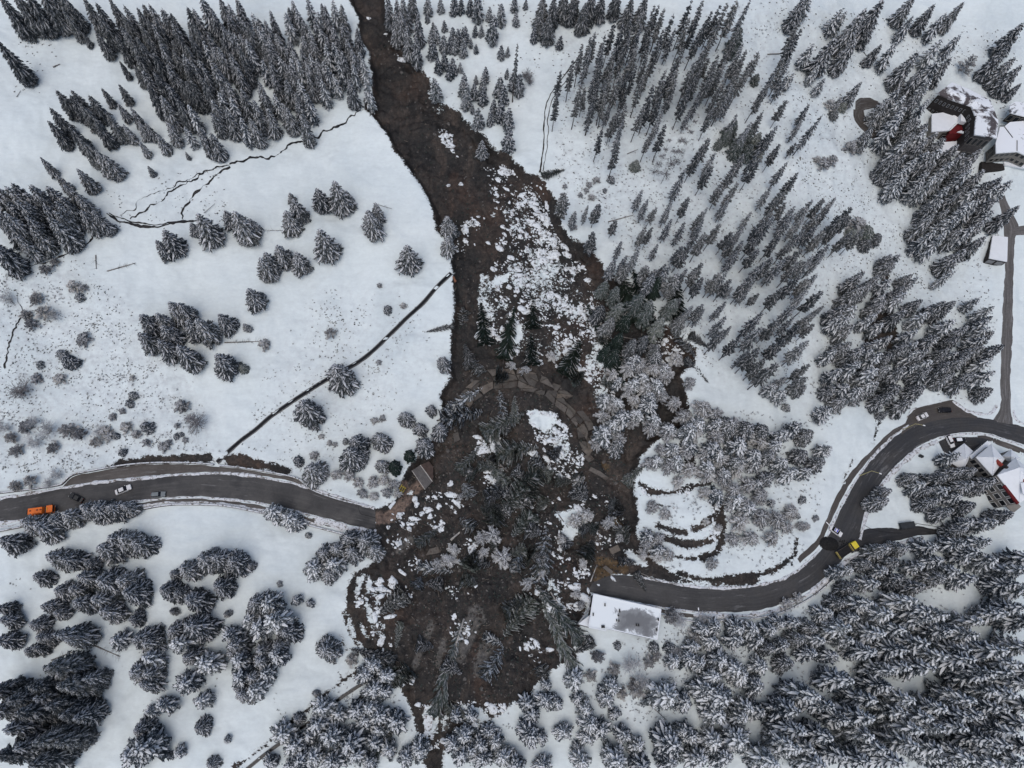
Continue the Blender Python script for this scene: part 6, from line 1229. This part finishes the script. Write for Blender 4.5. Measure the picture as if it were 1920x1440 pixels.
def truck(px, py, tx, ty, label, dump):
    loc, rz, pitch = spot(px, py, tx, ty); o = empty('lorry', loc, rz); o.rotation_euler.y = pitch; tag(o, label, 'truck'); o.scale = (1.0, 1.0, 1.0)
    OR = simple('orange_paint', (0.68, 0.155, 0.025), 0.45, 0.1, 1.0); c = YEL if dump else OR
    m2 = MB(); m2.box((0, 0, .85), (7.8, .9, .3)); m2.build('chassis', BLK, o)
    m2 = MB(); m2.box((2.95, 0, 1.75), (2.0, 2.4, 1.7), 0, 0, .93); m2.build('cab', c, o, bevel=.12)
    m2 = MB(); m2.box((3.9, 0, 2.1), (.12, 2.0, .75)); m2.build('windscreen', CGL, o); m2 = MB(); m2.box((1.92, 0, 2.15), (.5, 2.1, .6)); m2.build('cab_gap', BLK, o)
    for y in (-.85, .85):
        m2 = MB(); m2.box((4.0, y, 1.1), (.1, .4, .22)); m2.build('headlight', LAMP, o); m2 = MB(); m2.box((3.6, y * 1.6, 2.2), (.15, .25, .5)); m2.build('wing_mirror', BLK, o)
    for x in (2.9, -1.6, -2.9):
        for y in (-.98, .98): wheel(o, x, y, .5, .4)
    if dump:
        m2 = MB(); m2.box((-1.2, 0, 1.25), (5.2, 2.4, .15)); m2.build('bed_floor', BLK, o)
        LOAD = simple('dark_load', (0.016, 0.015, 0.015), 0.95); m2 = MB(); m2.box((-1.2, 0, 1.6), (5.0, 2.25, .5), 0, 0, .96); m2.build('load', LOAD, o)
        DY = simple('worn_yellow', (0.36, 0.29, 0.10), 0.6, 0.25, 1.5); DB = simple('dark_rim', (0.06, 0.052, 0.045), 0.7)
        for nm, cc, dd, mm in (('tailgate', (-3.82, 0, 1.75), (.2, 2.5, .9), DY), ('headboard', (1.45, 0, 1.85), (.18, 2.5, 1.1), DY), ('side_board', (-1.2, 1.2, 1.72), (5.2, .12, .85), DB), ('side_board', (-1.2, -1.2, 1.72), (5.2, .12, .85), DB)):
            m2 = MB(); m2.box(cc, dd); m2.build(nm, mm, o, bevel=.02)
    else:
        m2 = MB(); m2.box((-1.3, 0, 1.75), (5.0, 2.3, 1.5), 0, 0, .82); m2.build('hopper', c, o, bevel=.15)
        m2 = MB()
        for x in (-2.6, -.6, .4): m2.box((x, .1, 2.53), (.5, .4, .12))
        m2.build('hatch', simple('dark_orange', (0.16, 0.04, 0.02), 0.6), o); m2 = MB(); m2.box((-4.0, 0, 1.0), (.5, 1.2, .9)); m2.build('spreader', BLK, o)
        m2 = MB(); m2.box((2.3, 0, 2.66), (.25, .9, .14)); m2.build('beacon', simple('amber', (0.7, 0.3, 0.02), 0.3), o)
truck(82, 959, 105, 956, 'orange road service truck driving on the cut road', False)
truck(1583, 1032, 1600, 1021, 'yellow dump truck with empty black bed on the bend', True)
# dark trailer by the side road
tr = empty('trailer', spot(1697, 986, 1714, 984)[0], spot(1697, 986, 1714, 984)[1]); tag(tr, 'dark covered trailer standing beside the black side road', 'trailer')
for nm, cc, dd, mm in (('box', (0, 0, 1.1), (5.0, 2.1, 1.2), simple('dark_tarp', (0.03, 0.034, 0.037), 0.7)), ('drawbar', (3.0, 0, .6), (1.4, .2, .15), BLK)):
    m2 = MB(); m2.box(cc, dd); m2.build(nm, mm, tr, bevel=.05)
for y in (-.95, .95): wheel(tr, -.3, y, .36, .25)
# gravel heap
m2 = MB(); rg = random.Random(2); n = 26
for i in range(n + 1):
    for j in range(n + 1):
        u, v = i / n * 2 - 1, j / n * 2 - 1; q = max(0, 1 - math.sqrt(u * u + v * v) ** 1.3); m2.v.append((u * 3.4 + rg.uniform(-.06, .06), v * 2.3 + rg.uniform(-.06, .06), 1.5 * q + rg.uniform(0, .12) * (q > 0) - .05))
for i in range(n):
    for j in range(n):
        u, v = (i + .5) / n * 2 - 1, (j + .5) / n * 2 - 1
        if u * u + v * v < 1.02: b = i * (n + 1) + j; m2.f.append((b, b + n + 1, b + n + 2, b + 1)); m2.m.append(0)
GH = simple('black_gravel', (0.016, 0.0155, 0.0155), 0.95, 0.5, 2.5)
o = m2.build('gravel_heap', GH); l_, rz_, _ = spot(1553, 1019, 1570, 1021); o.location = l_; o.rotation_euler = (0, 0, rz_); tag(o, 'round heap of black gravel dumped on the bend', 'gravel heap')
m2 = MB()
for i in range(26):
    x, y, z = (float(v[0]) for v in ground(rg.gauss(1580, 4), rg.gauss(1016, 3))); clod(m2, x, y, z + .12, rg.uniform(.08, .3), rg)
tag(m2.build('loose_gravel', GH), 'loose black lumps between heap and yellow truck', kind='stuff')
# street lamps, barrier, small signs
def street_lamp(px, py, tx, ty, label, h=7.5, arm=2.4, col=None):
    loc, rz, _ = spot(px, py, tx, ty); o = empty('street_lamp', loc, rz); tag(o, label, 'street lamp', 'street lamps along the bend'); cm = col or YEL
    m2 = MB(); m2.tube((0, 0, -.3), (0, 0, h), .16, .09, 8); m2.build('pole', cm, o); m2 = MB(); m2.tube((0, 0, h), (arm, 0, h + .45), .07, .06, 6); m2.build('arm', cm, o)
    m2 = MB(); m2.box((arm + .3, 0, h + .46), (.8, .32, .16)); m2.build('lamp_head', WHITEP, o, bevel=.04)
YP = simple('pale_yellow_pole', (0.40, 0.36, 0.17), 0.6)
street_lamp(1612, 892, 1630, 900, 'street lamp halfway up the pavement of the bend', col=YP)
street_lamp(1692, 806, 1712, 812, 'street lamp next to the brown parking bay', col=YP)
street_lamp(1300, 1160, 1298, 1140, 'street lamp on the outside of the lower bend', 6, col=GREYR)
bo = empty('road_barrier'); tag(bo, 'white barrier plank laid over the pavement beside the patrol car', 'barrier')
a, b = ground(1548, 979), ground(1556, 989); m2 = MB(); m2.tube([float(v[0]) + (.9 if i == 2 else 0) for i, v in enumerate(a)], [float(v[0]) + (.9 if i == 2 else 0) for i, v in enumerate(b)], .14, .14, 6); m2.build('plank', WHITEP, bo)
for q in (a, b): m2 = MB(); x, y, z = (float(v[0]) for v in q); m2.tube((x, y, z), (x, y, z + .9), .06, .06, 5); m2.build('post', GREYR, bo)
for px, py, lab in ((1725, 856, 'small dark box in the snow inside the bend'), (1561, 1073, 'small dark box in the snow outside the bend')):
    loc, rz, _ = spot(px, py, px + 8, py + 4); o = empty('utility_box', loc, rz); tag(o, lab, 'utility box'); m2 = MB(); m2.box((0, 0, .4), (1.3, .8, 1.0)); m2.build('box', BLK, o, bevel=.04); m2 = MB(); m2.box((0, 0, .93), (1.35, .5, .05)); m2.build('lid', DKG, o)

# ------------------------------------------------------------------ grass tufts poking through the snow
TUFT = simple('dry_grass', (0.085, 0.083, 0.079), 0.95, 0.4, 3); rg = random.Random(9); mb = MB()
for s, a in GRASSY:
    poly = pts(s); lo, hi = poly.min(0), poly.max(0); ar = (hi[0] - lo[0]) * (hi[1] - lo[1]); n = int(ar * a * 0.016)
    qx = [rg.uniform(lo[0], hi[0]) for _ in range(max(5, n // 9))]; qy = [rg.uniform(lo[1], hi[1]) for _ in qx]; px = []; py = []
    for _ in range(n): k = rg.randrange(len(qx)); px.append(rg.gauss(qx[k], 14)); py.append(rg.gauss(qy[k], 10))
    px, py = np.array(px), np.array(py); x, y, z = ground(px, py); ok = inside(poly, px, py) & (gfield(road, x, y) < -1.0) & (gfield(mud, x, y) < -1.5)
    for X, Y, Z in zip(x[ok], y[ok], z[ok]):
        r = rg.uniform(.08, .30); 
        for k in range(3):
            t = rg.random() * 6.28; c_, s_ = math.cos(t) * r, math.sin(t) * r; h = r * rg.uniform(.5, 1.1); mb.face([(X - c_, Y - s_, Z - .03), (X + c_, Y + s_, Z - .03), (X + c_ * 1.3 + .06, Y + s_ * 1.3, Z + h), (X - c_ * 1.1, Y - s_ * 1.1 + .06, Z + h * .8)])
tag(mb.build('grass_tufts', TUFT), 'dry grass and heather poking through thin snow', kind='stuff')

UND = twig_snow('undergrowth_frost', (0.34, 0.345, 0.355), (0.15, 0.15, 0.155)); rg = random.Random(19); mb = MB()
for s, n, r0, r1 in [('1030,200 1130,60 1420,0 1560,120 1880,420 1860,760 1640,760 1500,720 1340,700 1190,520 1050,350', 2600, .2, .6), ('1180,1190 1440,1160 1480,1290 1180,1360 1080,1300', 900, .25, .7), ('1280,760 1560,780 1500,1060 1240,1080', 900, .3, .8), ('-20,480 330,640 400,850 0,900', 900, .25, .6), ('680,1250 1000,1300 980,1440 500,1440', 500, .25, .7), ('1500,1040 1900,1040 1900,1440 1300,1440 1380,1180', 900, .3, .8)]:
    poly = pts(s); lo, hi = poly.min(0), poly.max(0); qx = [(rg.uniform(lo[0], hi[0]), rg.uniform(lo[1], hi[1])) for _ in range(n // 8)]; P = [(rg.gauss(c[0], 12), rg.gauss(c[1], 10)) for c in (rg.choice(qx) for _ in range(n))]
    px, py = np.array(P).T; x, y, z = ground(px, py); ok = inside(poly, px, py) & (gfield(road, x, y) < -1.2) & (gfield(mud, x, y) < -1.0)
    for X, Y, Z in zip(x[ok], y[ok], z[ok]):
        r = rg.uniform(r0, r1)
        for k in range(7):
            a = rg.random() * 6.28; e = rg.uniform(.3, 1.2); d = Vector((math.cos(a) * math.cos(e), math.sin(a) * math.cos(e), math.sin(e))) * r; s_ = Vector((-math.sin(a), math.cos(a), 0)) * .035; p = Vector((X, Y, Z)); mb.face([p - s_, p + s_, p + d + s_ * .6, p + d - s_ * .6])
            q = p + d * .5; d2 = Vector((math.cos(a + 1), math.sin(a + 1), .4)) * r * .5; mb.face([q - s_ * .7, q + s_ * .7, q + d2]); d2 = Vector((math.cos(a - 1), math.sin(a - 1), .4)) * r * .5; mb.face([q - s_ * .7, q + s_ * .7, q + d2])
tag(mb.build('undergrowth', UND), 'low frosted undergrowth on the wooded slopes', kind='stuff')
